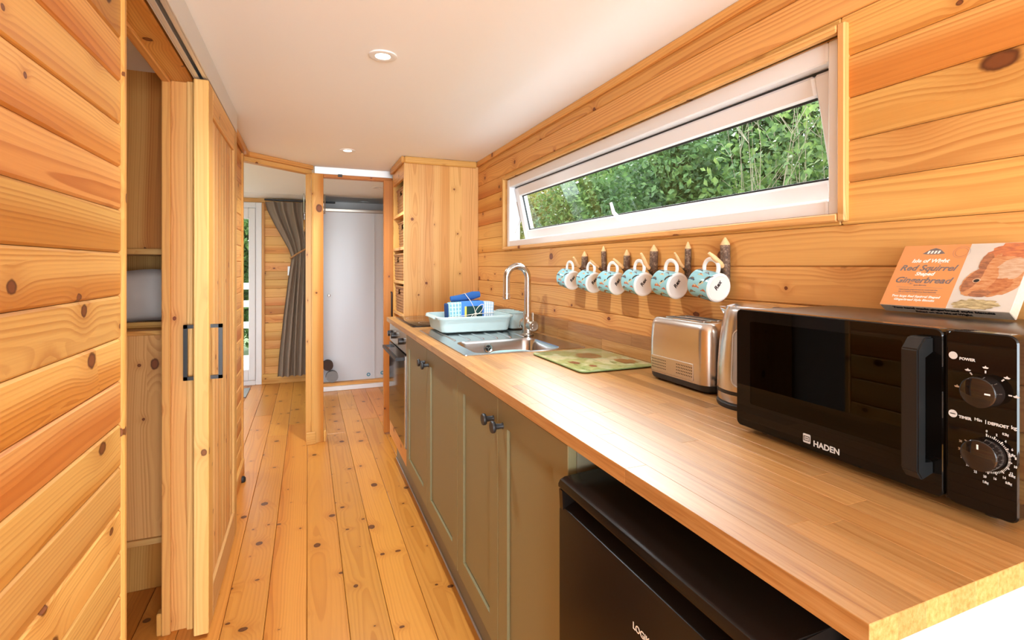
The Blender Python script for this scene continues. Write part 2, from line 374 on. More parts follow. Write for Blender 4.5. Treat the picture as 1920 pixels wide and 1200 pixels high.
# ceiling
ceiling = joined_boxes('ceiling', WHITE, None, [(-1.62, 1.16, Y_BACK - 0.05, 5.50, CEIL, CEIL + 0.05)]); st(ceiling, 'flat white painted ceiling')
SHGREY = plain('shower_ceiling', (0.88, 0.88, 0.88), 0.4)
box('shower_soffit', SHGREY, ceiling, -1.62, 1.16, 5.50, 6.4, CEIL - 0.001, CEIL + 0.05, 0)
# kitchen wall with the window opening
WY0, WY1, WZ0, WZ1 = 0.765, 2.825, 1.368, 1.770
wr = joined_boxes('wall_right', BACK, None, [(WX + 0.016, WX + 0.09, -2.15, WY0, 0, 0.75), (WX + 0.016, WX + 0.09, -2.15, WY0, 1.75, CEIL), (WX + 0.016, WX + 0.09, Y_BACK, -2.15, 0, CEIL), (WX + 0.016, WX + 0.09, -0.75, WY0, 0.75, 1.75), (WX + 0.016, WX + 0.09, WY1, 6.4, 0, CEIL), (WX + 0.016, WX + 0.09, WY0, WY1, 0, WZ0), (WX + 0.016, WX + 0.09, WY0, WY1, WZ1, CEIL)])
st(wr, 'kitchen wall of horizontal knotty pine boards around the long window')
def boards_x(parent, X, side, y0, y1, z_from, z_to, zref, hole=None, mat=None, thick=0.015, bev=0.0032):
    """horizontal boards on a wall that faces +-X; side -1: the boards' face looks to -X"""
    kk = math.floor((z_from - zref) / PITCH)
    while zref + kk * PITCH < z_to - 0.004:
        za, zb = max(z_from, zref + kk * PITCH) + 0.0005, min(z_to, zref + (kk + 1) * PITCH) - 0.0005; kk += 1
        if zb - za < 0.006: continue
        segs = [(y0, y1)]
        if hole and za < hole[3] and zb > hole[2]:
            if zb > hole[3] + 0.004 and za < hole[3]: za2 = za
            segs = [(y0, hole[0]), (hole[1], y1)]
            if zb - hole[3] > 0.012: box('plank', mat, parent, *((X, X + thick) if side < 0 else (X - thick, X)), hole[0], hole[1], hole[3], zb, bev, 'y')
            if hole[2] - za > 0.012: box('plank', mat, parent, *((X, X + thick) if side < 0 else (X - thick, X)), hole[0], hole[1], za, hole[2], bev, 'y')
        for ya, yb in segs:
            if yb - ya > 0.01: box('plank', mat, parent, *((X, X + thick) if side < 0 else (X - thick, X)), ya, yb, za, zb, bev, 'y')
boards_x(wr, WX, -1, -0.74, 4.05, 0.832, CEIL, 1.25, (WY0, WY1, WZ0, WZ1), PINE)
boards_x(wr, WX, -1, -0.74, 0.340, 0.0, 0.832, 1.25, None, PINE)
w9 = empty('added_window', 'unseen white framed opening added behind the camera to light the left wall', None, None, 'structure')  # frame and opening added out of view to let light onto the left wall
for ya, yb, za, zb in ((-2.15, -2.10, 0.75, 1.75), (-0.80, -0.75, 0.75, 1.75), (-2.10, -0.80, 0.75, 0.80), (-2.10, -0.80, 1.70, 1.75)): box('frame', PVC, w9, WX + 0.02, WX + 0.08, ya, yb, za, zb, 0.003)
t1 = box('trim_1', PINE, None, WX - 0.016, WX, Y_BACK, 3.35, CEIL - 0.034, CEIL, 0.004, 'y'); st(t1, 'pine cornice strip between kitchen wall and ceiling')
# left wall (near part), its planks and end bead
wl = joined_boxes('wall_left', BACK, None, [(-0.46, X_L - 0.0155, -0.40, 1.33, 0, CEIL)]); st(wl, 'near partition of pale and orange knotty pine boards beside the sliding door opening')
boards_x(wl, X_L, 1, -0.40, 1.330, 0.0, CEIL, 1.28, None, PINE, bev=0.0045)
box('end_bead', PINE_P, wl, -0.462, X_L + 0.006, 1.330, 1.348, 0, CEIL, 0.003, 'z')
# left wall beyond the sliding door
w2 = joined_boxes('wall_left_beyond', BACK, None, [(-0.455, X_L - 0.012, 2.06, 3.44, 0, CEIL)]); st(w2, 'pine partition behind the open sliding door')
boards_x(w2, X_L + 0.0035, 1, 2.06, 3.44, 0.0, CEIL, 1.28, None, PINE, bev=0.004)
box('end_post', PINE, w2, -0.46, X_L + 0.012, 3.44, 3.475, 0, CEIL - 0.035, 0.003, 'z')
box('skirting', PINE, w2, X_L + 0.0036, X_L + 0.02, 2.75, 3.44, 0, 0.09, 0.003, 'y')
box('cornice', PINE, w2, X_L + 0.0036, X_L + 0.035, 2.72, 3.60, CEIL - 0.032, CEIL, 0.006, 'y')
# door opening: header and far jamb
t2 = empty('trim_2', 'pine door lining around the opening behind the sliding door', None, None, 'structure')
box('jamb_board', PINE, t2, -0.458, -0.366, 2.035, 2.058, 0, 1.888, 0.003, 'z')
box('jamb_stop', PINE, t2, -0.458, -0.432, 2.020, 2.0345, 0, 1.888, 0.003, 'z')
box('jamb_stop', PINE_P, t2, -0.386, -0.366, 2.023, 2.0345, 0, 1.888, 0.003, 'z')
box('header_board', PINE, t2, -0.458, -0.366, 1.348, 2.058, 1.8885, 1.912, 0.003, 'y')
box('header_stop', PINE, t2, -0.458, -0.432, 1.348, 2.058, 1.876, 1.888, 0.003, 'y')
box('header_face', PINE, t2, -0.40, -0.372, 1.348, 2.70, 1.913, CEIL, 0.002, 'y')
box('foot_block', PINE_P, t2, -0.474, -0.4585, 2.026, 2.06, 0, 0.075, 0.003, 'z')
# bathroom behind: outer wall and far cupboard
w3 = joined_boxes('wall_outer', plain('outer_wall_paint', (0.72, 0.69, 0.66), 0.7), None, [(-1.62, -1.56, 3.45, 3.85, 0, CEIL), (-1.62, -1.56, 4.85, 6.4, 0, CEIL), (-1.62, -1.56, 3.85, 4.85, 0, 0.6), (-1.62, -1.56, 3.85, 4.85, 1.8, CEIL), (-1.30, -1.24, -0.45, 3.5, 0, CEIL)])
st(w3, 'outer wall behind the bathroom and the bedroom')
w5 = joined_boxes('wall_bathroom', MATS['outer_wall_paint'], None, [(-1.24, -0.46, 3.40, 3.44, 0, CEIL), (-1.24, -0.46, -0.45, -0.40, 0, CEIL)]); st(w5, 'pale cross walls closing off the bathroom')
# lounge behind the photographer: wall with glazed doors, side window
w6 = joined_boxes('wall_back', MATS['outer_wall_paint'], None, [(-1.30, -0.80, Y_BACK - 0.06, Y_BACK, 0, CEIL), (1.05, 1.12, Y_BACK - 0.06, Y_BACK, 0, CEIL), (-0.80, 1.05, Y_BACK - 0.06, Y_BACK, 1.93, CEIL), (-1.34, -1.30, Y_BACK - 0.06, -2.25, 0, CEIL), (-1.34, -1.30, -0.75, -0.40, 0, CEIL), (-1.34, -1.30, -2.25, -0.75, 0, 0.7), (-1.34, -1.30, -2.25, -0.75, 1.8, CEIL)])
st(w6, 'lounge wall with glazed doors opposite the kitchen')
d0 = empty('door_4', 'white glazed double doors at the lounge end', None, None, 'structure')
for xa, xb in ((-0.80, 0.125), (0.125, 1.05)):
    for (a, b_, c_, d_) in ((xa, xa + 0.07, 0, 1.93), (xb - 0.07, xb, 0, 1.93), (xa + 0.07, xb - 0.07, 0, 0.12), (xa + 0.07, xb - 0.07, 1.84, 1.93)):
        box('door_rail', PVC, d0, a, b_, Y_BACK - 0.05, Y_BACK - 0.005, c_, d_, 0.003)
# diagonal doorway: header and post
dh0, dh1 = Vector((-0.385, 3.575)), Vector((0.012, 3.915))
t3 = empty('trim_3', 'pine doorway between kitchen and bedroom, set diagonally', None, None, 'structure')
dv = (dh1 - dh0); ang = math.atan2(dv.y, dv.x); L = dv.length; mid = (dh0 + dh1) / 2
hd = obj('header_board', box_mesh(L, 0.055, 0.032, 0.003, 1, PINE_P), None, t3, (mid.x, mid.y, CEIL - 0.046), (0, 0, ang))
hd2 = obj('header_cornice', box_mesh(L, 0.075, 0.030, 0.004, 1, PINE), None, t3, (mid.x + 0.005, mid.y - 0.005, CEIL - 0.015), (0, 0, ang))
foot = [(-0.014, 3.892), (0.024, 3.838), (0.036, 3.826), (0.104, 3.842), (0.104, 3.95), (-0.014, 3.95)]
def prism(pts, z0, z1, mat, name, parent, grainz=True):
    """upright prism with its grain (local X) vertical"""
    zc = (z0 + z1) / 2; cx = sum(p[0] for p in pts) / len(pts); cy = sum(p[1] for p in pts) / len(pts); h = (z1 - z0) / 2
    n = len(pts); vs = [(-h, y - cy, -(x - cx)) for x, y in pts] + [(h, y - cy, -(x - cx)) for x, y in pts]
    fs = [(i, (i + 1) % n, n + (i + 1) % n, n + i) for i in range(n)] + [tuple(range(n))[::-1], tuple(range(n, 2 * n))]
    bm = bmesh.new(); bv = [bm.verts.new(v) for v in vs]
    for f in fs: bm.faces.new([bv[i] for i in f])
    bmesh.ops.bevel(bm, geom=bm.edges[:], offset=0.002, segments=1, affect='EDGES')
    return obj(name, from_bm(bm, name), mat, parent, (cx, cy, zc), ROT['z'])
prism(foot[1:5] + [(0.024, 3.95)], 0, CEIL - 0.062, PINE, 'post', t3)
prism([foot[0], (0.0225, 3.840), (0.0225, 3.95), foot[5]], 0, CEIL - 0.064, PINE, 'post_side', t3)
for (x, y, rz, w, h) in ((0.022, 3.815, 0.12, 0.062, 0.085), (0.112, 3.86, 1.6, 0.05, 0.08)):
    obj('foot_block', box_mesh(w, 0.016, h, 0.003, 1, PINE), None, t3, (x, y, h / 2), (0, 0, rz))
# second opening with its own sliding track and door
t4 = empty('trim_4', 'aluminium track and pine lintel over the bathroom opening', None, None, 'structure')
box('track', ALU, t4, 0.045, 0.60, 3.905, 3.945, CEIL - 0.052, CEIL, 0.002, 'x')
box('lintel', PINE, t4, 0.106, 0.60, 3.90, 3.95, CEIL - 0.078, CEIL - 0.053, 0.002, 'x')
box('roller_stop', BLACK, t4, 0.205, 0.235, 3.894, 3.904, CEIL - 0.068, CEIL - 0.048, 0.001)
d2 = empty('door_2', 'orange pine sliding door edge beside the bookcase, slid open', None, None, 'structure')
box('door_leaf', PINE_O, d2, 0.525, 1.06, 3.835, 3.875, 0.012, CEIL - 0.08, 0.003, 'z')
hz0, hz1 = atY(735, 597, 3.81).z, atY(735, 548, 3.81).z
hx = atY(734.5, 570, 3.81).x
obj('handle', tube([(hx, 3.834, hz0), (hx, 3.808, hz0), (hx, 3.808, hz1), (hx, 3.834, hz1)], 0.006, 8), BLACK, d2)
# sliding door 1
D0, D1, DX0, DX1, DZ = 1.960, 2.690, -0.354, -0.310, 1.880
d1 = empty('door_1', 'pale pine sliding door of vertical boards with black bar handles, half open', None, None, 'structure')
box('stile', PINE_P, d1, DX0, DX1, D0, D0 + 0.085, 0.012, DZ, 0.003, 'z')
box('stile', PINE_P, d1, DX0, DX1, D1 - 0.085, D1, 0.012, DZ, 0.003, 'z')
box('rail', PINE_P, d1, DX0, DX1, D0 + 0.0855, D1 - 0.0855, DZ - 0.10, DZ, 0.003, 'y')
box('rail', PINE_P, d1, DX0, DX1, D0 + 0.0855, D1 - 0.0855, 0.012, 0.13, 0.003, 'y')
nb = 8; bw = (D1 - D0 - 0.171) / nb
for i in range(nb):
    ya = D0 + 0.0855 + i * bw
    box('board', PINE_P, d1, DX0 + 0.010, DX1 - 0.008, ya + 0.0004, ya + bw - 0.0004, 0.1305, DZ - 0.1005, 0.004, 'z')
for sx, x0 in ((1, DX1), (-1, DX0)):
    p = Vector((x0, D0 + 0.040, 0)); zt, zb = 1.052, 0.864; o = 0.036
    bars = [((min(x0, x0 + sx * o)), (max(x0, x0 + sx * o)), p.y - 0.006, p.y + 0.006, zt - 0.012, zt), ((min(x0, x0 + sx * o)), (max(x0, x0 + sx * o)), p.y - 0.006, p.y + 0.006, zb, zb + 0.012),
            (min(x0 + sx * (o - 0.012), x0 + sx * o), max(x0 + sx * (o - 0.012), x0 + sx * o), p.y - 0.006, p.y + 0.006, zb, zt)]
    joined_boxes('handle', BLACK, d1, bars)
tr = empty('trim_5', 'aluminium ceiling track of the pine sliding door', None, None, 'structure')
box('track_side', ALU, tr, -0.314, -0.310, 0.9, 2.70, 1.884, CEIL, 0.001, 'y')
box('track_side', ALU, tr, -0.356, -0.352, 0.9, 2.70, 1.884, CEIL, 0.001, 'y')
box('track_lip', ALU, tr, -0.3515, -0.338, 0.9, 2.70, 1.884, 1.888, 0.001, 'y')
box('track_lip', ALU, tr, -0.327, -0.3145, 0.9, 2.70, 1.884, 1.888, 0.001, 'y')
box('track_top', ALU, tr, -0.3515, -0.3145, 0.9, 2.70, 1.93, 1.94, 0.0, 'y')
# far (bedroom) wall
wf = joined_boxes('wall_far', BACK, None, [(-0.43, 0.139, Y_FAR + 0.016, Y_FAR + 0.08, 0, CEIL)]); st(wf, 'bedroom end wall of pine boards behind the curtain')
kk = 0
while kk * PITCH < CEIL - 0.01:
    za, zb = kk * PITCH + 0.0005, min(CEIL, (kk + 1) * PITCH) - 0.0005; kk += 1
    box('plank', PINE, wf, -0.428, 0.114, Y_FAR, Y_FAR + 0.015, za, zb, 0.003, 'x')
wf2 = joined_boxes('wall_far_door_side', MATS['outer_wall_paint'], None, [(-1.62, -1.25, Y_FAR + 0.0, Y_FAR + 0.08, 0, CEIL), (-1.25, -0.43, Y_FAR + 0.0, Y_FAR + 0.08, 1.935, CEIL)]); st(wf2, 'bedroom wall around the white glazed door')
b1 = box('baseboard_far', PINE, None, -0.452, 0.113, Y_FAR - 0.02, Y_FAR - 0.0005, 0.0, 0.108, 0.004, 'x'); st(b1, 'pine skirting board under the curtain')
t6 = empty('trim_6', 'pine strips framing the bedroom end wall', None, None, 'structure')
box('corner_strip', PINE_P, t6, -0.452, -0.424, Y_FAR - 0.014, Y_FAR - 0.0005, 0.1085, 1.93, 0.003, 'z')
box('cornice_strip', PINE_P, t6, -1.25, 0.113, Y_FAR - 0.02, Y_FAR - 0.0005, 1.931, CEIL, 0.004, 'x')
# white glazed door in the far wall
d3 = empty('door_3', 'white plastic glazed door to the deck beside the curtain', None, None, 'structure')
yd0, yd1 = Y_FAR - 0.01, Y_FAR + 0.06
for nm, (a, b_, c_, d_) in (('frame', (-0.51, -0.4525, 0.0, 1.93)), ('frame', (-1.25, -1.19, 0.0, 1.93)), ('frame', (-1.189, -0.511, 1.87, 1.93)), ('frame', (-1.189, -0.511, 0.0, 0.05))):
    box(nm, PVC, d3, a, b_, yd0, yd1, c_, d_, 0.004)
yd0 -= 0.012
for (a, b_, c_, d_) in ((-0.575, -0.511, 0.051, 1.869), (-1.188, -1.12, 0.051, 1.869), (-1.119, -0.576, 1.755, 1.869), (-1.119, -0.576, 0.051, 0.17)):
    box('sash', PVC, d3, a, b_, yd0, yd1 - 0.02, c_, d_, 0.006)
box('pane', GLASS, d3, -1.119, -0.576, Y_FAR + 0.02, Y_FAR + 0.024, 0.171, 1.754, 0)
# ---- kitchen window
win = empty('window_1', 'long white top-hung kitchen window, tilted open over the mugs', None, None, 'structure')
tz0, tz1, ty0, ty1 = 1.350, 1.788, 0.747, 2.843
xa, xb = WX - 0.014, WX + 0.03
box('pine_architrave', PINE_P, win, xa, xb, ty0, ty0 + 0.018, tz0, tz1, 0.003, 'z')
box('pine_architrave', PINE_P, win, xa, xb, ty1 - 0.018, ty1, tz0, tz1, 0.003, 'z')
box('pine_architrave', PINE_P, win, xa, xb, ty0 + 0.0185, ty1 - 0.0185, tz1 - 0.018, tz1, 0.003, 'y')
box('pine_architrave', PINE_P, win, xa, xb, ty0 + 0.0185, ty1 - 0.0185, tz0, tz0 + 0.018, 0.003, 'y')
fx0, fx1 = WX + 0.012, WX + 0.082
fw = 0.040
box('frame', PVC, win, fx0, fx1, WY0 + 0.0005, WY0 + fw, WZ0, WZ1, 0.004, 'z')
box('frame', PVC, win, fx0, fx1, WY1 - fw, WY1 - 0.0005, WZ0, WZ1, 0.004, 'z')
box('frame', PVC, win, fx0, fx1, WY0 + fw + 0.0003, WY1 - fw - 0.0003, WZ1 - 0.048, WZ1, 0.004, 'y')
box('frame', PVC, win, fx0, fx1, WY0 + fw + 0.0003, WY1 - fw - 0.0003, WZ0, WZ0 + 0.036, 0.004, 'y')
# sash, hinged at the top and pushed outwards
sash = empty('sash', None); sash.parent = win
hz = WZ1 - 0.053; hh = hz - (WZ0 + 0.040); sa = math.radians(13)
sash.location = (WX + 0.052, 0, hz); sash.rotation_euler = (0, -sa, 0)
ys0, ys1 = WY0 + fw + 0.006, WY1 - fw - 0.006; sx0, sx1 = -0.012, 0.040; sw = 0.052
box('sash_rail', PVC, sash, sx0, sx1, ys0, ys0 + sw, -hh, 0, 0.006, 'z')
box('sash_rail', PVC, sash, sx0, sx1, ys1 - sw, ys1, -hh, 0, 0.006, 'z')
box('sash_rail', PVC, sash, sx0, sx1, ys0 + sw + 0.0003, ys1 - sw - 0.0003, -sw, 0, 0.006, 'y')
box('sash_rail', PVC, sash, sx0, sx1, ys0 + sw + 0.0003, ys1 - sw - 0.0003, -hh, -hh + sw, 0.006, 'y')
gk = plain('window_gasket', (0.02, 0.02, 0.02), 0.6)
box('gap_shade_gasket', gk, win, WX + 0.046, WX + 0.050, ys0, ys1, hz - 0.001, hz + 0.0040, 0)  # black strip added to give the gap above the sash its dark line
joined_boxes('gasket', gk, sash, [(0.006, 0.014, ys0 + sw, ys1 - sw, -sw - 0.006, -sw), (0.006, 0.014, ys0 + sw, ys1 - sw, -hh + sw, -hh + sw + 0.005), (0.006, 0.014, ys0 + sw, ys0 + sw + 0.005, -hh + sw, -sw), (0.006, 0.014, ys1 - sw - 0.005, ys1 - sw, -hh + sw, -sw)])
box('pane', GLASS, sash, 0.012, 0.016, ys0 + sw, ys1 - sw, -hh + sw, -sw, 0)
hp = atX(1145, 420, WX + 0.03)
hl = Vector((sx0, hp.y, -hh + 0.028))
obj('handle', box_mesh(0.012, 0.075, 0.026, 0.004, 1, PVC), None, sash, hl + Vector((-0.006, -0.008, 0)))
obj('lever', tube([hl + Vector(v) for v in ((-0.010, 0.0, 0.0), (-0.026, 0.010, 0.012), (-0.032, 0.030, 0.04), (-0.028, 0.042, 0.082))], [0.009, 0.009, 0.008, 0.006], 10, flat=0.6), PVC, sash)
obj('stay', tube([(WX + 0.05, ys1 + 0.002, WZ0 + 0.08), (WX + 0.085, ys1 + 0.003, WZ0 + 0.16), (WX + 0.06, ys1 + 0.002, WZ0 + 0.27)], 0.004, 6), STEEL, win)
obj('stay', tube([(WX + 0.05, ys0 - 0.002, WZ0 + 0.08), (WX + 0.085, ys0 - 0.003, WZ0 + 0.16), (WX + 0.06, ys0 - 0.002, WZ0 + 0.27)], 0.004, 6), STEEL, win)
# ---- recessed ceiling lights
GLOW = plain('lamp_glow', (1, 1, 1), 0.4, emit=(1.0, 0.93, 0.82), estr=9.0)
RING = plain('downlight_ring', (0.82, 0.80, 0.78), 0.35)
DARKL = plain('unlit_lens', (0.55, 0.55, 0.55), 0.2)
def downlight(x, y, lit, label, power, z=CEIL):
    t = empty('ceiling_downlight', label, 'downlight', 'recessed ceiling downlights', None, (x, y, z))
    obj('ring', lathe([(0.024, -0.001), (0.026, -0.004), (0.040, -0.006), (0.047, -0.004), (0.048, 0.0)], 36, cap=False), RING, t)
    obj('lens', lathe([(0.0, -0.0015), (0.0245, -0.0012)], 24, cap=False), GLOW if lit else DARKL, t)
    if lit:
        l = lamp('SPOT', 'downlight_beam', (0, 0, -0.012), (0, 0, -1), power, (0.86, 0.95, 1.0), size=0.03, spot=math.radians(150), blend=0.9, parent=t)
    return t
DP = 35
downlight(0.239, 1.77, True, 'lit downlight over the middle of the worktop, before the sink', DP)
downlight(0.231, 3.297, True, 'lit downlight near the tall basket unit', DP)
downlight(0.59, 4.756, False, 'unlit downlight above the space in front of the shower panels', 0)
downlight(0.584, 5.823, False, 'unlit downlight in the ceiling over the shower', 0, CEIL - 0.001)
# ================================================================== kitchen run
WT, WB = 0.9243, 0.8976                      # worktop top and underside
XF = 0.474                                   # worktop front edge
YN, YE = 0.303, 3.335                        # worktop near and far end
DXF = 0.494                                  # face of the cabinet doors
# ---- sink opening
SX0, SX1, SY0, SY1 = 0.528, 1.037, 1.762, 2.570
HX0, HX1, HY0_, HY1_ = SX0 + 0.012, SX1 - 0.012, SY0 + 0.012, SY1 - 0.012
wt = empty('worktop', 'oak butcher-block worktop of glued staves along the kitchen wall', 'worktop', None, None, (XF, YN, WT))
nrow = 15; rw = (1.0985 - XF) / nrow
rs = random.Random(3)
def stave(x0, x1, y0, y1):
    b = box('stave', OAK, wt, x0 - XF, x1 - XF, y0 - YN, y1 - YN, WB - WT, 0, 0.0005, 'y')
for r in range(nrow):
    x0 = XF + r * rw; x1 = x0 + rw
    y = YN - rs.uniform(0, 0.35)
    while y < YE:
        ln = rs.uniform(0.28, 0.62); ya, yb = max(y, YN), min(y + ln, YE); y += ln
        if yb - ya < 0.004: continue
        if x1 <= HX0 or x0 >= HX1 or yb <= HY0_ or ya >= HY1_:
            stave(x0, x1, ya, yb); continue
        if ya < HY0_: stave(x0, x1, ya, HY0_)
        if yb > HY1_: stave(x0, x1, HY1_, yb)
        m0, m1 = max(ya, HY0_), min(yb, HY1_)
        if x0 < HX0: stave(x0, HX0, m0, m1)
        if x1 > HX1: stave(HX1, x1, m0, m1)
up = empty('upstand', 'oak upstand with a dark upper row behind the sink and toaster', 'upstand', None, None, (1.078, YN, WT))
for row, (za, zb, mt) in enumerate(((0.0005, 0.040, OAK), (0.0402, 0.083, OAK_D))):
    y = YN + 0.0; i = 0
    while y < YE:
        ln = rs.uniform(0.3, 0.6); yb = min(y + ln, YE)
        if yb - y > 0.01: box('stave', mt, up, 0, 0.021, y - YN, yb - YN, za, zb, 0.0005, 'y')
        y = yb + 0.0002
# ---- cabinets
def shaker_mesh(w, h, t=0.020, stile=0.068, rec=0.007, bead=0.0022):
    """door in local x (width), z (height), facing -y; origin at lower left of the back"""
    bm = bmesh.new()
    def ring(i, y): return [bm.verts.new(v) for v in ((i, y, i), (w - i, y, i), (w - i, y, h - i), (i, y, h - i))]
    e = 0.0015
    bk = ring(0, 0); s1 = ring(0, -t + e); s2 = ring(e, -t); a = ring(stile, -t); g1 = ring(stile + 0.0008, -t + 0.015); g2 = ring(stile + 0.0042, -t + 0.015); b = ring(stile + 0.005, -t + rec)
    for p, q in ((bk, s1), (s1, s2), (s2, a), (a, g1), (g1, g2), (g2, b)):
        for k in range(4): bm.faces.new((p[k], p[(k + 1) % 4], q[(k + 1) % 4], q[k]))
    bm.faces.new(b); bm.faces.new(bk[::-1])
    return from_bm(bm, 'shaker_door')
KNOB = lathe([(0.0, 0.034), (0.015, 0.034), (0.0165, 0.032), (0.0165, 0.026), (0.015, 0.024), (0.008, 0.023), (0.007, 0.004), (0.009, 0.0)], 24)
KNOB.materials.append(MATB)
def cabinet(y0, y1, label, knob_z=0.815):
    t = empty('base_cabinet', label, 'cabinet', 'olive base cabinets under the worktop', None, (DXF + 0.021, y0, 0.166))
    joined_boxes('carcass', OLIVE_D, t, [(0.0, 0.55, 0.001, 0.018, 0, 0.725), (0.0, 0.55, y1 - y0 - 0.018, y1 - y0 - 0.001, 0, 0.725), (0.0, 0.55, 0.018, y1 - y0 - 0.018, 0, 0.018), (0.53, 0.55, 0.018, y1 - y0 - 0.018, 0.018, 0.725), (0.0, 0.10, 0.018, y1 - y0 - 0.018, 0.707, 0.725)])
    w = (y1 - y0) / 2
    for i in range(2):
        # door local x runs along -y (left edge of the door at larger y)
        yl = (y1 - y0) - i * w - 0.0015
        d = obj('door', shaker_mesh(w - 0.003, 0.717), OLIVE, t, (-0.001, yl, 0.0), (0, 0, -PI / 2))
        kx = (w - 0.003) - 0.036 if i == 0 else 0.036
        kn = obj('knob', KNOB, None, d, (kx, -0.020, knob_z - 0.166), (PI / 2, 0, 0))
    return t
cabinet(1.735, 2.739, 'wider olive shaker cabinet beside the oven, under the sink')
cabinet(0.913, 1.735, 'narrower olive shaker cabinet beside the black fridge')
kb = box('kickboard', plain('kickboard_paint', (0.20, 0.18, 0.12), 0.5), None, 0.540, 0.556, 0.913, YE, 0.0005, 0.165, 0.001, 'y')
tag(kb, 'olive kickboard along the floor under cabinets and oven', 'kickboard')
qs = box('floor_strip', plain('grey_strip', (0.45, 0.40, 0.37), 0.4), None, 0.534, 0.5395, 0.913, YE, 0.0005, 0.008, 0.001, 'y'); tag(qs, 'thin grey sealing strip along the foot of the kickboard', 'strip')
# ---- oven
OY0, OY1 = 2.741, YE - 0.003
ov = empty('oven', 'built-in steel and black glass oven under the hob', 'oven', None, None, (DXF, OY0, 0.26))
oz = 0.26
box('body', BLACK, ov, 0.021, 0.56, 0.004, OY1 - OY0 - 0.004, 0, 0.885 - oz, 0.002)
box('control_panel', STEEL, ov, 0.0, 0.0205, 0.0, OY1 - OY0, 0.775 - oz, 0.885 - oz, 0.002)
dr = box('oven_door', GLOSSB, ov, -0.004, 0.0205, 0.002, OY1 - OY0 - 0.002, 0.0, 0.768 - oz, 0.003)
box('door_strip', STEEL, ov, -0.006, 0.0, 0.002, 0.03, 0.003, 0.765 - oz, 0.001)
wn = 0.045
hdl = joined_boxes('handle', BLACK, ov, [(-0.052, -0.036, 0.04, OY1 - OY0 - 0.04, 0.735 - oz, 0.752 - oz), (-0.037, -0.003, 0.04, 0.056, 0.735 - oz, 0.752 - oz), (-0.037, -0.003, OY1 - OY0 - 0.056, OY1 - OY0 - 0.04, 0.735 - oz, 0.752 - oz)])
OK = lathe([(0.0, 0.026), (0.016, 0.026), (0.018, 0.024), (0.019, 0.0)], 24)
for i, yy in enumerate((0.12, 0.38, 0.5)):
    kn = obj('knob', OK, BLACK, ov, (0.0, yy, 0.83 - oz), (0, -PI / 2, 0))
    obj('knob_cap', lathe([(0.0, 0.0275), (0.0165, 0.0265)], 24, cap=False), CHROME, ov, (0.0, yy, 0.83 - oz), (0, -PI / 2, 0))
fs = box('filler_board', PINE_P, None, DXF, DXF + 0.02, OY0, OY1, 0.1665, 0.2595, 0.002, 'y'); tag(fs, 'short pale pine filler board beneath the oven', 'board')
# ---- hob
hob = empty('hob', 'black glass hob set flush in the far end of the worktop', 'hob', None, None, (0.515, 2.70, WT))
me = loft([[(x + 0.255, y + 0.29, z) for x, y in rrect(0.50, 0.575, 0.012)] for z in (0.0008, 0.0048)] + [[(x + 0.255, y + 0.29, 0.0058) for x, y in rrect(0.498, 0.573, 0.012)]])
obj('glass_top', me, plain('hob_glass', (0.010, 0.009, 0.009), 0.05, spec=0.22), hob)
for cx, cy, r in ((0.14, 0.15, 0.07), (0.14, 0.43, 0.09), (0.38, 0.15, 0.09), (0.38, 0.43, 0.07)):
    obj('zone_ring', lathe([(r, 0.00595), (r + 0.0015, 0.00595)], 40, cap=False), MATS['silver_print'], hob, (cx, cy, 0))
# ---- end panel under the worktop, white strip beside the fridge
ep = box('end_panel', plain('pale_panel', (0.32, 0.36, 0.36), 0.35), None, 0.56, 1.098, 0.345, 0.363, 0.0005, WB - 0.0005, 0.002); tag(ep, 'pale grey-blue end panel supporting the near end of the worktop', 'panel')
# ---- fridge
fr = empty('fridge', 'black undercounter fridge with a recessed top grip', 'fridge', None, None, (0.455, 0.395, 0.0))
FW = 0.49; fz = 0.836
box('cabinet_body', SATINB, fr, 0.056, 0.60, 0.004, FW - 0.004, 0.02, 0.815, 0.006, seg=3)
# top slab with rounded front
prof = [(0.60, fz - 0.016), (0.60, fz + 0.004), (0.10, fz + 0.004), (0.014, fz + 0.001), (0.004, fz - 0.003), (0.0, fz - 0.010), (0.0, fz - 0.016), (0.006, fz - 0.020), (0.06, fz - 0.018)]
def extrude_xz(prof, y0, y1, mat, name, parent, bev=0.003, sm=35):
    vs = [(x, y0, z) for x, z in prof] + [(x, y1, z) for x, z in prof]; n = len(prof)
    bm = bmesh.new(); bv = [bm.verts.new(v) for v in vs]
    bm.faces.new(bv[:n]); bm.faces.new(bv[n:][::-1])
    side = [bm.faces.new((bv[i], bv[n + i], bv[n + (i + 1) % n], bv[(i + 1) % n])) for i in range(n)]
    if bev:
        ed = [e for e in bm.edges if abs(e.verts[0].co.y - e.verts[1].co.y) < 1e-6]
        bmesh.ops.bevel(bm, geom=ed, offset=bev, segments=2, affect='EDGES')
    return obj(name, from_bm(bm, name, sm), mat, parent)
extrude_xz(prof, 0, FW, SATINB, 'top_slab', fr, 0.004)
doorp = [(0.05, 0.03), (0.05, fz - 0.021), (0.034, fz - 0.022), (0.030, fz - 0.044), (0.006, fz - 0.054), (0.003, fz - 0.060), (0.003, 0.03)]
dd = extrude_xz(doorp, 0.002, FW - 0.002, plain('fridge_door_black', (0.010, 0.006, 0.004), 0.24, spec=0.4), 'door', fr, 0.0015)
side = [(0.002, fz - 0.021), (0.045, fz - 0.021), (0.045, fz - 0.06), (0.004, fz - 0.06)]
extrude_xz(side, FW - 0.018, FW - 0.001, SATINB, 'grip_end', fr, 0.002)
extrude_xz(side, 0.001, 0.018, SATINB, 'grip_end', fr, 0.002)
lg = atX(1186, 1172, 0.4575)
lw = max(v.co.x for v in TXT['logik'].vertices); lg2 = atX(1218, 1195, 0.4575); ls = (lg.y - lg2.y) / lw
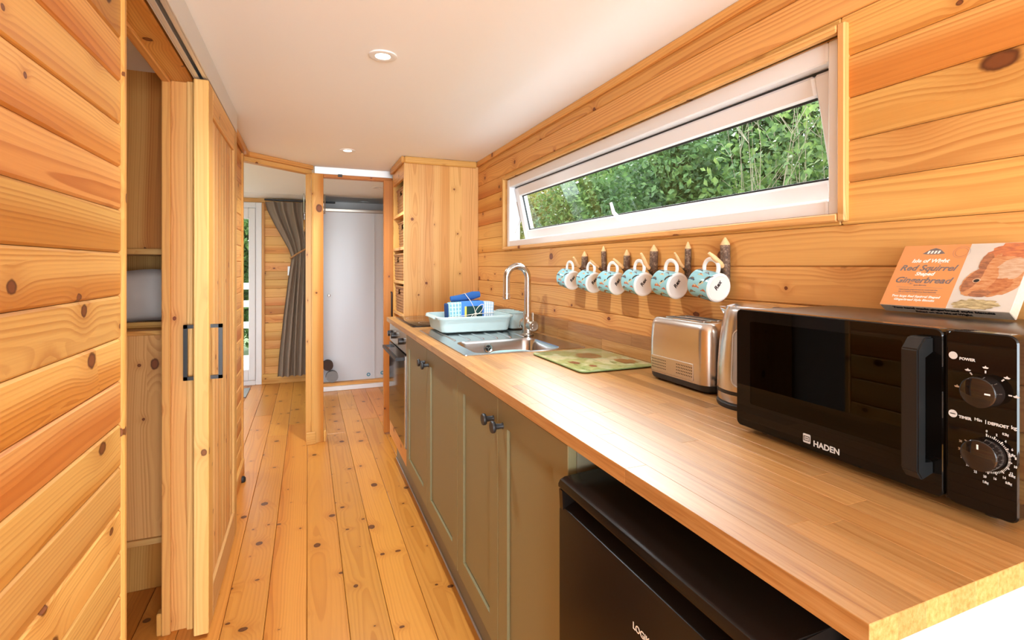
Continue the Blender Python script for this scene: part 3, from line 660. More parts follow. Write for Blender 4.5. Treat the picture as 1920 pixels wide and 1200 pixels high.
lo = obj('lettering', TXT['logik'], plain('cream_print', (0.75, 0.66, 0.55), 0.4), fr, (0.0027, lg.y - 0.395, lg.z - 0.004), frame_rot((0, -1, 0), (0, 0, 1))); lo.scale = (ls, ls * 1.05, 1)
for yy in (0.05, FW - 0.05): obj('foot', lathe([(0.0, 0.0005), (0.018, 0.0005), (0.018, 0.02)], 16), MATB, fr, (0.12, yy, 0))
# ---- tall basket unit
BX, BY0, BY1 = 0.587, 3.338, 3.80
bk = empty('bookcase', 'tall open pine unit holding four woven baskets beside the hob', 'shelf unit', None, None, (BX, BY0, 0))
zt = 1.945
bws = [0.0, 0.105, 0.20, 0.31, 0.395, 1.099 - BX]
for a, b_ in zip(bws[:-1], bws[1:]): box('side_board', PINE_P, bk, a, b_, 0, 0.020, 0.0, zt, 0.0006, 'z')
box('far_side', PINE, bk, 0.0, 1.099 - BX, BY1 - BY0 - 0.02, BY1 - BY0, 0.0, zt, 0.001, 'z')
box('back_panel', PINE, bk, 0.30, 0.31, 0.021, BY1 - BY0 - 0.021, 0.0, zt, 0.001, 'z')
box('fascia', PINE, bk, 0.0, 0.018, 0.021, BY1 - BY0 - 0.021, 1.838, zt, 0.001, 'y')
box('cornice', PINE, bk, -0.022, -0.0005, -0.022, BY1 - BY0, zt - 0.014, CEIL - 0.001, 0.006, 'y')
box('cornice', PINE, bk, 0.0, 1.083 - BX, -0.022, -0.0005, zt - 0.014, CEIL - 0.001, 0.006, 'x')
shz = [0.932, 1.155, 1.384, 1.618]
for z in shz: box('shelf', PINE, bk, 0.0, 0.299, 0.021, BY1 - BY0 - 0.021, z - 0.022, z, 0.002, 'y')
WEAVE = plain('water_hyacinth', (0.30, 0.125, 0.03), 0.75, noise=(70, 0.5))
def basket_mesh(w, d, h):
    """woven box: stacked plaited strands, w along y, d along x"""
    vs, fs = [], []
    rows = 9; per = []
    out = rrect(d, w, 0.03, 4)
    pts = []
    for i in range(len(out)):
        a, b_ = Vector(out[i]), Vector(out[(i + 1) % len(out)])
        n = max(1, int((b_ - a).length / 0.012))
        for k in range(n): pts.append(a.lerp(b_, k / n))
    M = len(pts)
    for r in range(rows):
        for sub in range(4):
            zz = h * (r + sub / 4) / rows
            for i, p in enumerate(pts):
                br = 0.5 + 0.5 * math.sin(i * PI / 2.0 + r * PI)
                bulge = math.sin(PI * sub / 4) * 0.006 * (0.4 + 0.6 * br)
                f = 1 + bulge / max(0.05, p.length) - 0.04 * (1 - zz / h)
                vs.append((p.x * f, p.y * f, zz))
    NR = rows * 4
    hole_z = (0.70 * h, 0.90 * h)
    for r in range(NR - 1):
        for i in range(M):
            j = (i + 1) % M; zz = vs[r * M + i][2]; q = pts[i]
            if q.x < -d * 0.45 and abs(q.y) < 0.035 and hole_z[0] < zz < hole_z[1]: continue
            fs.append((r * M + i, r * M + j, (r + 1) * M + j, (r + 1) * M + i))
    b0 = len(vs); vs.append((0, 0, 0.004))
    for i in range(M): fs.append((b0, (i + 1) % M, i))
    me = raw('basket', vs, fs, 60)
    return me
bm_ = basket_mesh(0.36, 0.25, 0.175); bm_.materials.append(WEAVE)
rimpts = [(p[0], p[1], 0.176) for p in rrect(0.25, 0.36, 0.03, 4)]
rim_ = tube(rimpts, 0.008, 6, closed=True); rim_.materials.append(WEAVE)
for i, (z, out, nm) in enumerate(zip(shz, (0.012, 0.02, -0.01, 0.0), ('on the lowest shelf at worktop level', 'on the second shelf up', 'on the third shelf up', 'on the top shelf under the cornice'))):
    bt = empty('woven_basket', 'woven natural-fibre basket ' + nm + ' of the pine unit', 'basket', 'woven baskets in the pine unit', None, (BX + 0.145 - out, (BY0 + BY1) / 2, z + 0.001))
    obj('weave', bm_, None, bt); obj('rim', rim_, None, bt)
# ---- sink
sk = empty('sink', 'stainless steel inset sink with a ribbed drainer', 'sink', None, None, (SX0, SY0, WT))
sw_, sl_ = SX1 - SX0, SY1 - SY0
bx0, bx1, by0, by1, bd = 0.058, 0.425, 0.035, 0.352, 0.15      # bowl (local)
def rr(x0, x1, y0, y1, r, z, n=6): return [(px + (x0 + x1) / 2, py + (y0 + y1) / 2, z) for px, py in rrect(x1 - x0, y1 - y0, r, n)]
bm = bmesh.new()
def ringv(l): return [bm.verts.new(v) for v in l]
def bridge(a, b):
    n = len(a)
    for k in range(n): bm.faces.new((a[k], a[(k + 1) % n], b[(k + 1) % n], b[k]))
o0 = ringv(rr(0, sw_, 0, sl_, 0.012, 0.0006)); o1 = ringv(rr(0.002, sw_ - 0.002, 0.002, sl_ - 0.002, 0.012, 0.003)); o2 = ringv(rr(0.014, sw_ - 0.014, 0.014, sl_ - 0.014, 0.012, 0.001))
bridge(o0, o1); bridge(o1, o2)
i0 = ringv(rr(bx0, bx1, by0, by1, 0.05, -0.001)); i1 = ringv(rr(bx0 + 0.006, bx1 - 0.006, by0 + 0.006, by1 - 0.006, 0.048, -0.012)); i2 = ringv(rr(bx0 + 0.012, bx1 - 0.012, by0 + 0.012, by1 - 0.012, 0.045, -bd + 0.02)); i3 = ringv(rr(bx0 + 0.03, bx1 - 0.03, by0 + 0.03, by1 - 0.03, 0.04, -bd))
bridge(o2, i0); bridge(i0, i1); bridge(i1, i2); bridge(i2, i3); bm.faces.new(i3)
obj('basin', from_bm(bm, 'basin', 35), STEEL2, sk)
for kx in range(6):
    x = 0.075 + kx * 0.066
    obj('drainer_rib', tube([(x, 0.385, -0.006), (x, 0.40, -0.002), (x, 0.72, -0.002), (x, 0.735, -0.006)], 0.006, 8, flat=1.0), STEEL2, sk)
og = Vector(((bx0 + bx1) / 2 - 0.03, by1 - 0.012, -0.035))
obj('overflow_ring', lathe([(0.012, 0.0), (0.018, 0.002), (0.019, 0.0)], 24, cap=False), CHROME, sk, og, (PI / 2, 0, 0))
obj('overflow_dark_disc', lathe([(0.0, 0.0012), (0.0125, 0.001)], 20, cap=False), BLACK, sk, og, (PI / 2, 0, 0))  # flat black disc painted in for the shade inside the overflow
for a in (0.5, 2.6, 4.7): obj('overflow_spoke', tube([(0, 0, 0), (0.012 * math.cos(a), 0, 0.012 * math.sin(a))], 0.0018, 6), CHROME, sk, og + Vector((0, -0.002, 0)))
# washing-up bowl upside down in the sink
wb = empty('washing_up_bowl', 'pale aqua washing-up bowl lying in the sink basin', 'bowl', None, None, (SX0 + (bx0 + bx1) / 2, SY0 + 0.148, WT - bd + 0.001))
prof = [(0.128, 0.0), (0.132, 0.004), (0.128, 0.010), (0.118, 0.014), (0.105, 0.09), (0.096, 0.112), (0.075, 0.122), (0.0, 0.125)]
me = lathe(prof, 40); 
for v in me.vertices: v.co.x *= 1.12; v.co.y *= 0.74
obj('shell', me, AQUA_L, wb)
obj('foot_ring', tube([(0.078 * math.cos(a) * 1.12, 0.078 * math.sin(a) * 0.74, 0.1225) for a in np.linspace(0, 2 * PI, 33)[:-1]], 0.003, 6, closed=True), AQUA_L, wb)
# ---- tap
tp = atZ(985, 629, WT)
tapx, tapy = 0.968, 2.19
tap = empty('kitchen_tap', 'brushed nickel gooseneck tap with two levers behind the sink', 'tap', None, None, (tapx, tapy, WT + 0.0016))
obj('base', lathe([(0.0, 0.0), (0.030, 0.0), (0.030, 0.006), (0.024, 0.009), (0.0235, 0.07), (0.020, 0.082), (0.0165, 0.088), (0.0165, 0.10), (0.0, 0.10)], 28), NICKEL, tap)
R_ = 0.054; zt_ = 0.272
neck = [(0, 0, 0.09), (0, 0, 0.15), (0, 0, zt_)] + arc((-R_, 0, zt_), R_, 0, PI, 14)[1:] + [(-2 * R_, 0, zt_ - 0.05), (-2 * R_ , 0, zt_ - 0.085)]
obj('spout', tube(neck, 0.0155, 14), plain('tap_steel', (0.62, 0.60, 0.58), 0.2, 1.0), tap)
obj('nozzle', lathe([(0.0, 0.0), (0.0138, 0.0), (0.0168, 0.003), (0.0168, 0.024), (0.0156, 0.027)], 20), MATS['tap_steel'], tap, (-2 * R_, 0, zt_ - 0.10))
obj('cross_body', tube([(0.004, 0.055, 0.048), (0.004, -0.055, 0.048)], 0.0225, 20, sm=40), NICKEL, tap)
for sy in (-1, 1):
    obj('end_cap', lathe([(0.0, 0.008), (0.010, 0.008), (0.0115, 0.0065), (0.021, 0.007), (0.0245, 0.004), (0.0245, -0.008), (0.0225, -0.010)], 28, cap=False), NICKEL, tap, (0.004, sy * 0.058, 0.048), (-sy * PI / 2, 0, 0))
    obj('lever', tube([(0.004, sy * 0.052, 0.066), (0.004, sy * 0.052, 0.11)], [0.0045, 0.0052], 10), CHROME, tap)
# ================================================================== things on the worktop
# ---- draining basin
NY = 2.325
bs = empty('dish_drainer', 'pale aqua plastic dish drainer standing on the sink drainer', 'dish drainer', None, None, (0.765, NY + 0.155, WT + 0.0082))
hw, hl, hh_ = 0.172, 0.138, 0.077
bm = bmesh.new()
def rrz(w, l, r, z): return [bm.verts.new((x, y, z)) for x, y in rrect(2 * w, 2 * l, r, 6)]
rings = [rrz(hw - 0.006, hl - 0.006, 0.03, 0.0), rrz(hw, hl, 0.032, 0.004), rrz(hw + 0.013, hl + 0.012, 0.038, hh_ - 0.012), rrz(hw + 0.022, hl + 0.020, 0.042, hh_ - 0.012), rrz(hw + 0.025, hl + 0.022, 0.044, hh_ - 0.004), rrz(hw + 0.020, hl + 0.018, 0.042, hh_), rrz(hw + 0.010, hl + 0.009, 0.036, hh_ - 0.001), rrz(hw - 0.003, hl - 0.003, 0.03, 0.010), rrz(hw - 0.02, hl - 0.02, 0.02, 0.007)]
for a, b_ in zip(rings[:-1], rings[1:]):
    n = len(a)
    for k in range(n): bm.faces.new((a[k], a[(k + 1) % n], b_[(k + 1) % n], b_[k]))
bm.faces.new(rings[0][::-1]); bm.faces.new(rings[-1])
obj('basin', from_bm(bm, 'basin', 40), AQUA, bs)
bm = bmesh.new()
cr = [rrz(0.036, 0.105, 0.02, 0.0), rrz(0.042, 0.115, 0.022, 0.076), rrz(0.046, 0.120, 0.024, 0.080), rrz(0.040, 0.113, 0.02, 0.082), rrz(0.038, 0.110, 0.02, 0.060)]
for a, b_ in zip(cr[:-1], cr[1:]):
    n = len(a)
    for k in range(n): bm.faces.new((a[k], a[(k + 1) % n], b_[(k + 1) % n], b_[k]))
bm.faces.new(cr[0][::-1]); bm.faces.new(cr[-1])
me = from_bm(bm, 'cutlery_tray', 40)
obj('cutlery_tray', me, AQUA, bs, (hw + 0.064, 0.02, 0.0))
for yy in (-0.035, 0.035): box('divider', AQUA, bs, hw + 0.026, hw + 0.102, 0.02 + yy - 0.002, 0.02 + yy + 0.002, 0.058, 0.085, 0.001)
box('end_handle', AQUA, bs, -hw - 0.034, -hw - 0.010, -hl + 0.05, hl - 0.05, hh_ - 0.014, hh_ - 0.004, 0.004)
for sx in (-1, 1):
    for sy in (-1, 1): obj('foot', lathe([(0.0, -0.0035), (0.008, -0.0035), (0.009, 0.001)], 12), MATB, bs, (sx * 0.14, sy * 0.11, 0))
# ---- folded cloth bundle
def check_mat(name, base, c1, c2, sc):
    m, nt, b = new_mat(name); N = NB(nt); tc = N.node('ShaderNodeTexCoord'); sp = N.node('ShaderNodeSeparateXYZ'); nt.links.new(tc.outputs['Object'], sp.inputs[0])
    fx = N.m('FRACT', N.m('MULTIPLY', N.m('ADD', sp.outputs[0], 5.0), sc)); fz = N.m('FRACT', N.m('MULTIPLY', N.m('ADD', sp.outputs[2], 5.0), sc))
    col = N.mix(N.m('MULTIPLY', N.m('LESS_THAN', fx, 0.32), 0.85), c4(base), c4(c1))
    col = N.mix(N.m('MULTIPLY', N.m('LESS_THAN', fz, 0.30), 0.65), col, c4(c2))
    nt.links.new(col, b.inputs['Base Color']); b.inputs['Roughness'].default_value = 0.9
    return m
TEAL = check_mat('teal_check', (0.42, 0.72, 0.78), (0.02, 0.22, 0.38), (0.55, 0.85, 0.85), 60)
WCHK = check_mat('white_check', (0.80, 0.84, 0.90), (0.16, 0.36, 0.55), (0.30, 0.48, 0.62), 75)
NAVY = plain('navy_terry', (0.012, 0.05, 0.18), 0.95, bump=(700, 0.6)); BLUE = plain('blue_cloth', (0.06, 0.22, 0.72), 0.9, bump=(600, 0.4))
GREEN = plain('scourer_green', (0.008, 0.045, 0.045), 0.95, bump=(500, 0.6)); YEL = plain('sponge_yellow', (0.75, 0.60, 0.10), 0.9); STR = plain('cotton_string', (0.70, 0.64, 0.55), 0.9)
bz = WT + 0.0082 + 0.0105
cb = empty('cloth_bundle', 'bundle of checked and blue cloths tied with string around a green scourer, in the drainer', 'cloth bundle', None, None, (0.765, NY + 0.118, bz)); cb.scale = (0.94, 1, 1.12)
def soft(name, mat, cx, cy, cz, dx, dy, dz, rot=(0, 0, 0), r=0.006): return obj(name, box_mesh(dx, dy, dz, min(r, dx * 0.45, dy * 0.45, dz * 0.45), 3, mat), None, cb, (cx, cy, cz), rot)
soft('checked_towel', TEAL, -0.083, 0.010, 0.058, 0.075, 0.055, 0.114, (0, -0.04, 0))
soft('checked_towel', NAVY, -0.113, 0.034, 0.055, 0.032, 0.05, 0.108, (0, -0.06, 0.1))
soft('blue_cloth', BLUE, 0.004, -0.006, 0.060, 0.124, 0.04, 0.119)
soft('checked_towel', WCHK, 0.090, 0.012, 0.058, 0.068, 0.06, 0.115, (0, 0.05, 0.06))
soft('folded_towel', NAVY, -0.01, 0.055, 0.060, 0.16, 0.045, 0.118)
obj('rolled_towel', tube([(-0.105, 0.03, 0.130), (-0.03, 0.03, 0.134), (0.02, 0.03, 0.142), (0.06, 0.032, 0.147)], [0.010, 0.016, 0.019, 0.014], 14), plain('denim_terry', (0.02, 0.10, 0.32), 0.95, bump=(700, 0.6)), cb)
soft('scourer', GREEN, 0.010, -0.031, 0.062, 0.086, 0.0085, 0.072, r=0.002); soft('sponge', YEL, 0.002, -0.0268, 0.064, 0.090, 0.008, 0.066, r=0.002)
cy = -0.039
sp_ = [(-0.13, cy + 0.02, 0.050), (-0.06, cy + 0.002, 0.056), (0.012, cy - 0.003, 0.064), (0.07, cy + 0.008, 0.064), (0.128, cy + 0.025, 0.064)]
obj('string', tube(sp_, 0.0016, 6), STR, cb)
obj('string', tube([(0.012, cy - 0.002, 0.066), (0.006, cy, 0.09), (-0.01, cy + 0.015, 0.1215), (-0.03, cy + 0.05, 0.1535), (-0.035, cy + 0.09, 0.147)], 0.0016, 6), STR, cb)
def loop(dx, dz, w, n=16):
    P = []
    for k in range(n + 1):
        a = 2 * PI * k / n; u = (1 - math.cos(a)) / 2; v = math.sin(a) * w
        P.append((0.012 + dx * u - dz * v, cy - 0.005 - 0.004 * math.sin(a / 2), 0.064 + dz * u + dx * v))
    return P
obj('bow_loop', tube(loop(0.042, 0.040, 0.22), 0.0017, 6), STR, cb); obj('bow_loop', tube(loop(-0.036, -0.048, 0.22), 0.0017, 6), STR, cb)
obj('bow_tail', tube([(0.012, cy - 0.005, 0.064), (-0.02, cy - 0.006, 0.030), (-0.035, cy - 0.004, 0.012)], 0.0016, 6), STR, cb); obj('bow_tail', tube([(0.012, cy - 0.005, 0.064), (0.008, cy - 0.005, 0.03), (0.002, cy - 0.003, 0.016)], 0.0016, 6), STR, cb)
obj('bow_knot', tube([(0.007, cy - 0.006, 0.062), (0.017, cy - 0.006, 0.067)], 0.004, 8), STR, cb)
# ---- glass board with a painted meadow print
m, nt, b = new_mat('painted_board'); N = NB(nt); tc = N.node('ShaderNodeTexCoord')
n1 = N.noise(tc.outputs['Object'], 9, 4, 0.6); mp = N.node('ShaderNodeMapping'); mp.inputs['Scale'].default_value = (34, 10, 1); mp.inputs['Rotation'].default_value = (0, 0, 0.5); nt.links.new(tc.outputs['Object'], mp.inputs[0])
n2 = N.noise(mp.outputs[0], 1.0, 4, 0.65)
col = N.ramp(n1, [(0.30, (0.50, 0.55, 0.36)), (0.46, (0.30, 0.38, 0.13)), (0.58, (0.55, 0.58, 0.34)), (0.72, (0.62, 0.50, 0.26))])
col = N.mix(N.step(n2, 0.55, 0.70), col, c4((0.17, 0.24, 0.07)))
sp = N.node('ShaderNodeSeparateXYZ'); nt.links.new(tc.outputs['Object'], sp.inputs[0])
def blob(x0, y0, rx, ry):
    a = N.m('DIVIDE', N.m('SUBTRACT', sp.outputs[0], x0), rx); c = N.m('DIVIDE', N.m('SUBTRACT', sp.outputs[1], y0), ry)
    d = N.m('ADD', N.m('SQRT', N.m('ADD', N.m('MULTIPLY', a, a), N.m('MULTIPLY', c, c))), N.m('MULTIPLY', N.m('SUBTRACT', n2, 0.5), 1.6))
    return N.m('SUBTRACT', 1.0, N.step(d, 0.75, 1.05))
for (x0, y0, rx, ry, cc) in ((0.02, 0.05, 0.05, 0.055, (0.20, 0.10, 0.03)), (0.085, -0.09, 0.035, 0.05, (0.24, 0.11, 0.03)), (-0.09, -0.05, 0.018, 0.03, (0.16, 0.07, 0.04)), (-0.06, -0.12, 0.012, 0.02, (0.20, 0.08, 0.05))):
    col = N.mix(blob(x0, y0, rx, ry), col, c4(cc))
nt.links.new(col, b.inputs['Base Color']); b.inputs['Roughness'].default_value = 0.08; b.inputs['Specular IOR Level'].default_value = 0.6
gb = empty('worktop_saver', 'glass worktop saver printed with a green and brown meadow scene', 'chopping board', None, None, (0.908, 1.520, WT + 0.0006))
def rrl(w, l, r, z): return [(x, y, z) for x, y in rrect(w, l, r, 6)]
obj('glass', loft([rrl(0.276, 0.366, 0.02, 0.002), rrl(0.28, 0.37, 0.022, 0.0035), rrl(0.28, 0.37, 0.022, 0.006), rrl(0.277, 0.367, 0.021, 0.007)], True, False), plain('green_glass_edge', (0.22, 0.30, 0.12), 0.1), gb)
obj('print', loft([rrl(0.277, 0.367, 0.021, 0.0069), rrl(0.274, 0.364, 0.020, 0.0072)], False, True), MATS['painted_board'], gb)
for sx in (-1, 1):
    for sy in (-1, 1): obj('foot', lathe([(0.0, 0.0), (0.006, 0.0), (0.006, 0.0022)], 10), MATB, gb, (sx * 0.115, sy * 0.16, 0))
# ---- toaster
plain('slot_steel', (0.30, 0.28, 0.26), 0.5, 0.8)
TX0, TX1, TY0, TY1 = 0.928, 1.072, 0.985, 1.232
ts = empty('toaster', 'brushed steel two-slot toaster with perforated strips, beside the kettle', 'toaster', None, None, ((TX0 + TX1) / 2, (TY0 + TY1) / 2, WT + 0.0005))
tw, tl, th_ = (TX1 - TX0), (TY1 - TY0), 0.180
def trr(w, l, r, z): return [(x, y, z) for x, y in rrect(w, l, r, 8)]
obj('base', loft([trr(tw - 0.012, tl - 0.012, 0.03, 0.006), trr(tw - 0.004, tl - 0.004, 0.034, 0.012), trr(tw - 0.002, tl - 0.002, 0.035, 0.022)]), MATB, ts)
obj('shell', loft([trr(tw, tl, 0.034, 0.0225), trr(tw + 0.002, tl + 0.002, 0.035, 0.05), trr(tw + 0.001, tl + 0.001, 0.035, 0.12), trr(tw - 0.003, tl - 0.003, 0.035, th_ - 0.022), trr(tw - 0.010, tl - 0.010, 0.033, th_ - 0.009), trr(tw - 0.022, tl - 0.022, 0.03, th_ - 0.002), trr(tw - 0.034, tl - 0.034, 0.028, th_)], True, False, sm=60), STEEL, ts)
bm = bmesh.new(); ed_ = []
def hoop(pts):
    v = [bm.verts.new(p) for p in pts]; ed_.extend(bm.edges.new((v[i], v[(i + 1) % len(v)])) for i in range(len(v)))
hoop(trr(tw - 0.034, tl - 0.034, 0.028, th_))
for sx in (-0.026, 0.022): hoop([(sx + x, y, th_) for x, y in ((-0.0135, -tl / 2 + 0.05), (0.0135, -tl / 2 + 0.05), (0.0135, tl / 2 - 0.05), (-0.0135, tl / 2 - 0.05))])
bmesh.ops.triangle_fill(bm, use_beauty=True, edges=ed_)
obj('top_plate', from_bm(bm, 'top_plate'), STEEL, ts)
for sx in (-0.026, 0.022):
    q = [(sx - 0.0135, -tl / 2 + 0.05), (sx + 0.0135, -tl / 2 + 0.05), (sx + 0.0135, tl / 2 - 0.05), (sx - 0.0135, tl / 2 - 0.05)]
    obj('slot', raw('slot', [(x, y, th_) for x, y in q] + [(x, y, th_ - 0.12) for x, y in q], [(0, 4, 5, 1), (1, 5, 6, 2), (2, 6, 7, 3), (3, 7, 4, 0), (4, 7, 6, 5)]), MATS['slot_steel'], ts)
    obj('slot_rim', tube([(x + sx, y, th_ + 0.0005) for x, y in rrect(0.031, tl - 0.095, 0.006, 3)], 0.0016, 6, closed=True), CHROME, ts)
    for yy in np.linspace(-tl / 2 + 0.058, tl / 2 - 0.058, 9): box('slot_wire', STEEL, ts, sx - 0.0125, sx + 0.0125, yy - 0.0007, yy + 0.0007, th_ - 0.012, th_ - 0.0112, 0)
vx = -tw / 2 - 0.0016
vent = obj('vent_panel', box_mesh(0.17, 0.044, 0.002, 0.0009, 1, plain('vent_steel', (0.60, 0.55, 0.50), 0.3, 1.0)), None, ts, (vx, 0.012, 0.05), frame_rot((0, -1, 0), (0, 0, 1)))
hv, hf = [], []
for side in (-1, 1):
    for iy in range(10):
        for iz in range(4):
            cx, cz = side * 0.052 + (iy - 4.5) * 0.0064, (iz - 1.5) * 0.0078; b0 = len(hv)
            for k in range(8): hv.append((cx + 0.0019 * math.cos(k * PI / 4), cz + 0.0019 * math.sin(k * PI / 4), 0.00115))
            hf.append(tuple(range(b0, b0 + 8)))
ho = obj('dark_hole_discs', raw('dark_hole_discs', hv, hf), BLACK, vent); ho['kind'] = 'stuff'  # flat black discs stand in for the dark inside of the holes
box('lever_slot', BLACK, ts, -0.004, 0.004, -tl / 2 - 0.0016, -tl / 2 + 0.004, 0.07, 0.15, 0.0)
box('lever', MATB, ts, -0.016, 0.016, -tl / 2 - 0.018, -tl / 2 - 0.002, 0.136, 0.148, 0.003)
for sx in (-1, 1):
    for sy in (-1, 1): obj('foot', lathe([(0.0, 0.0), (0.008, 0.0), (0.009, 0.007)], 12), MATB, ts, (sx * 0.045, sy * 0.09, 0))
# ---- kettle
KX, KY = 0.972, 0.884
kt = empty('kettle', 'brushed steel jug kettle with a clear water gauge, behind the microwave', 'kettle', None, None, (KX, KY, WT + 0.0005))
obj('power_base', lathe([(0.0, 0.0), (0.080, 0.0), (0.082, 0.004), (0.082, 0.010), (0.078, 0.013), (0.0, 0.013)], 48), MATB, kt)
obj('body', lathe([(0.0, 0.0135), (0.078, 0.0135), (0.080, 0.018), (0.0805, 0.033)], 48), STEEL, kt)
obj('band', lathe([(0.0802, 0.0332), (0.0802, 0.0415)], 48, cap=False), BLACK, kt)
obj('jug', lathe([(0.0806, 0.0417), (0.0796, 0.09), (0.075, 0.15), (0.0685, 0.198), (0.063, 0.222), (0.061, 0.226)], 48, cap=False), STEEL, kt)
obj('lid', lathe([(0.0612, 0.2255), (0.0585, 0.232), (0.040, 0.2385), (0.0, 0.2405)], 40, cap=False), plain('kettle_lid', (0.62, 0.64, 0.68), 0.12, 1.0), kt)
# spout towards +y, grip towards -y
sv = []
for (z, yo, w) in ((0.165, 0.066, 0.012), (0.195, 0.075, 0.020), (0.220, 0.092, 0.022), (0.226, 0.097, 0.020)):
    sv.append([(-w, 0.05, z), (-w, yo - 0.012, z), (-w * 0.4, yo, z), (w * 0.4, yo, z), (w, yo - 0.012, z), (w, 0.05, z)])
obj('spout', loft(sv, sm=50), CHROME, kt)
obj('grip', tube([(0, -0.055, 0.222), (0, -0.085, 0.224), (0, -0.099, 0.205), (0, -0.098, 0.12), (0, -0.088, 0.06), (0, -0.076, 0.058)], [0.012, 0.012, 0.013, 0.012, 0.011, 0.010], 12, flat=1.4), MATB, kt)
ga = math.radians(200)                                                    # gauge faces the room
gdir = Vector((math.cos(ga), math.sin(ga), 0)); gtan = Vector((-math.sin(ga), math.cos(ga), 0))
def krad(z):
    pr = [(0.0417, 0.0806), (0.09, 0.0796), (0.15, 0.075), (0.198, 0.0685), (0.222, 0.063)]
    for (za, ra), (zb, rb) in zip(pr[:-1], pr[1:]):
        if za <= z <= zb: return ra + (rb - ra) * (z - za) / (zb - za)
    return 0.07
def gauge_ring(w, h, off, n=10):
    P = []
    for x, y in rrect(w, h, w / 2 - 0.0005, n):
        z = 0.118 + y; a = x / krad(z); r = krad(z) + off
        P.append(gdir * r * math.cos(a) + gtan * r * math.sin(a) + Vector((0, 0, z)))
    return P
obj('gauge_frame', tube(gauge_ring(0.034, 0.128, 0.0008), 0.0022, 6, closed=True), plain('clear_grey_plastic', (0.55, 0.53, 0.50), 0.15), kt)
gr_o, gr_m = gauge_ring(0.030, 0.124, 0.0012), gauge_ring(0.012, 0.100, 0.0020)
obj('gauge_window', loft([gr_o, gr_m], False, True, 60), plain('gauge_plastic', (0.36, 0.36, 0.36), 0.12), kt)
# ---- microwave
MX, MY1, MY0, MZ0, MZ1 = 0.795, 0.766, 0.334, WT + 0.012, 1.166
mw = empty('microwave', 'black microwave with a mirror door and two round dials on the worktop', 'microwave', None, None, (MX, MY1, WT + 0.0005))
# local frame helper: a along the front to the right (-y), b up from the underside of the front
mz = WT + 0.0005
def mloc(a, b_, out=0.0): return Vector((-out, -a, MZ0 - mz + b_))
mwid, mhei = MY1 - MY0, MZ1 - MZ0
def xz(nm, mat, a0, a1, b0, b1, o0, o1, bev=0.003, seg=2): # box given in front coordinates, o = outwards
    return box(nm, mat, mw, -o1, -o0, -a1, -a0, MZ0 - mz + b0, MZ0 - mz + b1, bev, seg=seg)
BODY = plain('microwave_top', (0.014, 0.012, 0.011), 0.28, spec=0.5, noise=(300, 0.3))
box('casing', BODY, mw, 0.022, 1.074 - MX, -mwid + 0.004, -0.004, MZ0 - mz + 0.001, MZ1 - mz - 0.001, 0.006, seg=3)
split = MY1 - atX(1771, 800, MX).y
MGL = plain('microwave_glass', (0.004, 0.003, 0.0025), 0.03, spec=0.27)
# mirror door: frame with a window
bm = bmesh.new()
def mring(a0, a1, b0, b1, r, out): return [bm.verts.new((-out, -(a + (a0 + a1) / 2), MZ0 - mz + b_ + (b0 + b1) / 2)) for a, b_ in rrect(a1 - a0, b1 - b0, r, 4)]
e0 = mring(0, split - 0.0015, 0, mhei, 0.010, -0.0215); e1 = mring(0, split - 0.0015, 0, mhei, 0.010, -0.002); e2 = mring(0.0015, split - 0.003, 0.0015, mhei - 0.0015, 0.009, 0.0)
w0 = mring(0.034, split - 0.052, 0.048, mhei - 0.022, 0.004, 0.0)
for p, q in ((e0, e1), (e1, e2), (e2, w0)):
    n = len(p)
    for k in range(n): bm.faces.new((p[k], p[(k + 1) % n], q[(k + 1) % n], q[k]))
bm.faces.new(e0[::-1])
obj('door', from_bm(bm, 'door', 30), MGL, mw)
xz('door_window', SMOKE, 0.0335, split - 0.0515, 0.0475, mhei - 0.0215, -0.002, -0.0004, 0)
MESHM = plain('door_mesh', (0.05, 0.042, 0.035), 0.5, 0.3, noise=(900, 0.6))
xz('window_mesh', MESHM, 0.034, split - 0.052, 0.048, mhei - 0.022, -0.0065, -0.006, 0)
# control panel
bm = bmesh.new()
e0 = mring(split + 0.0015, mwid, 0, mhei, 0.010, -0.0215); e1 = mring(split + 0.0015, mwid, 0, mhei, 0.010, -0.002); e2 = mring(split + 0.003, mwid - 0.0015, 0.0015, mhei - 0.0015, 0.009, 0.0)
for p, q in ((e0, e1), (e1, e2)):
    n = len(p)
    for k in range(n): bm.faces.new((p[k], p[(k + 1) % n], q[(k + 1) % n], q[k]))
bm.faces.new(e0[::-1]); bm.faces.new(e2)
cp = obj('control_panel', from_bm(bm, 'control_panel', 30), MGL, mw)
xz('panel_gap', BLACK, split - 0.0015, split + 0.0015, 0.002, mhei - 0.002, -0.021, -0.006, 0)
# handle: a bar with chamfered shoulders standing off the door
hc = MY1 - atX(1708, 770, MX - 0.03).y
ha0, ha1 = hc - 0.011, hc + 0.011
hz0_, hz1_ = 0.024, mhei - 0.012
hp_ = [(0.0, hz1_), (0.018, hz1_), (0.034, hz1_ - 0.016), (0.034, hz0_ + 0.012), (0.024, hz0_), (0.0, hz0_ + 0.006), (0.0, hz0_ + 0.024), (0.020, hz0_ + 0.022), (0.020, hz1_ - 0.026), (0.0, hz1_ - 0.022)]
vs = [(-o, -ha0, MZ0 - mz + z) for o, z in hp_] + [(-o, -ha1, MZ0 - mz + z) for o, z in hp_]; n = len(hp_)
bm = bmesh.new(); bv = [bm.verts.new(v) for v in vs]
bm.faces.new(bv[:n]); bm.faces.new(bv[n:][::-1])
for i in range(n): bm.faces.new((bv[i], bv[n + i], bv[n + (i + 1) % n], bv[(i + 1) % n]))
bmesh.ops.bevel(bm, geom=bm.edges[:], offset=0.0018, segments=2, affect='EDGES')
obj('handle', from_bm(bm, 'handle', 30), plain('handle_black', (0.007, 0.007, 0.007), 0.34, spec=0.4), mw)
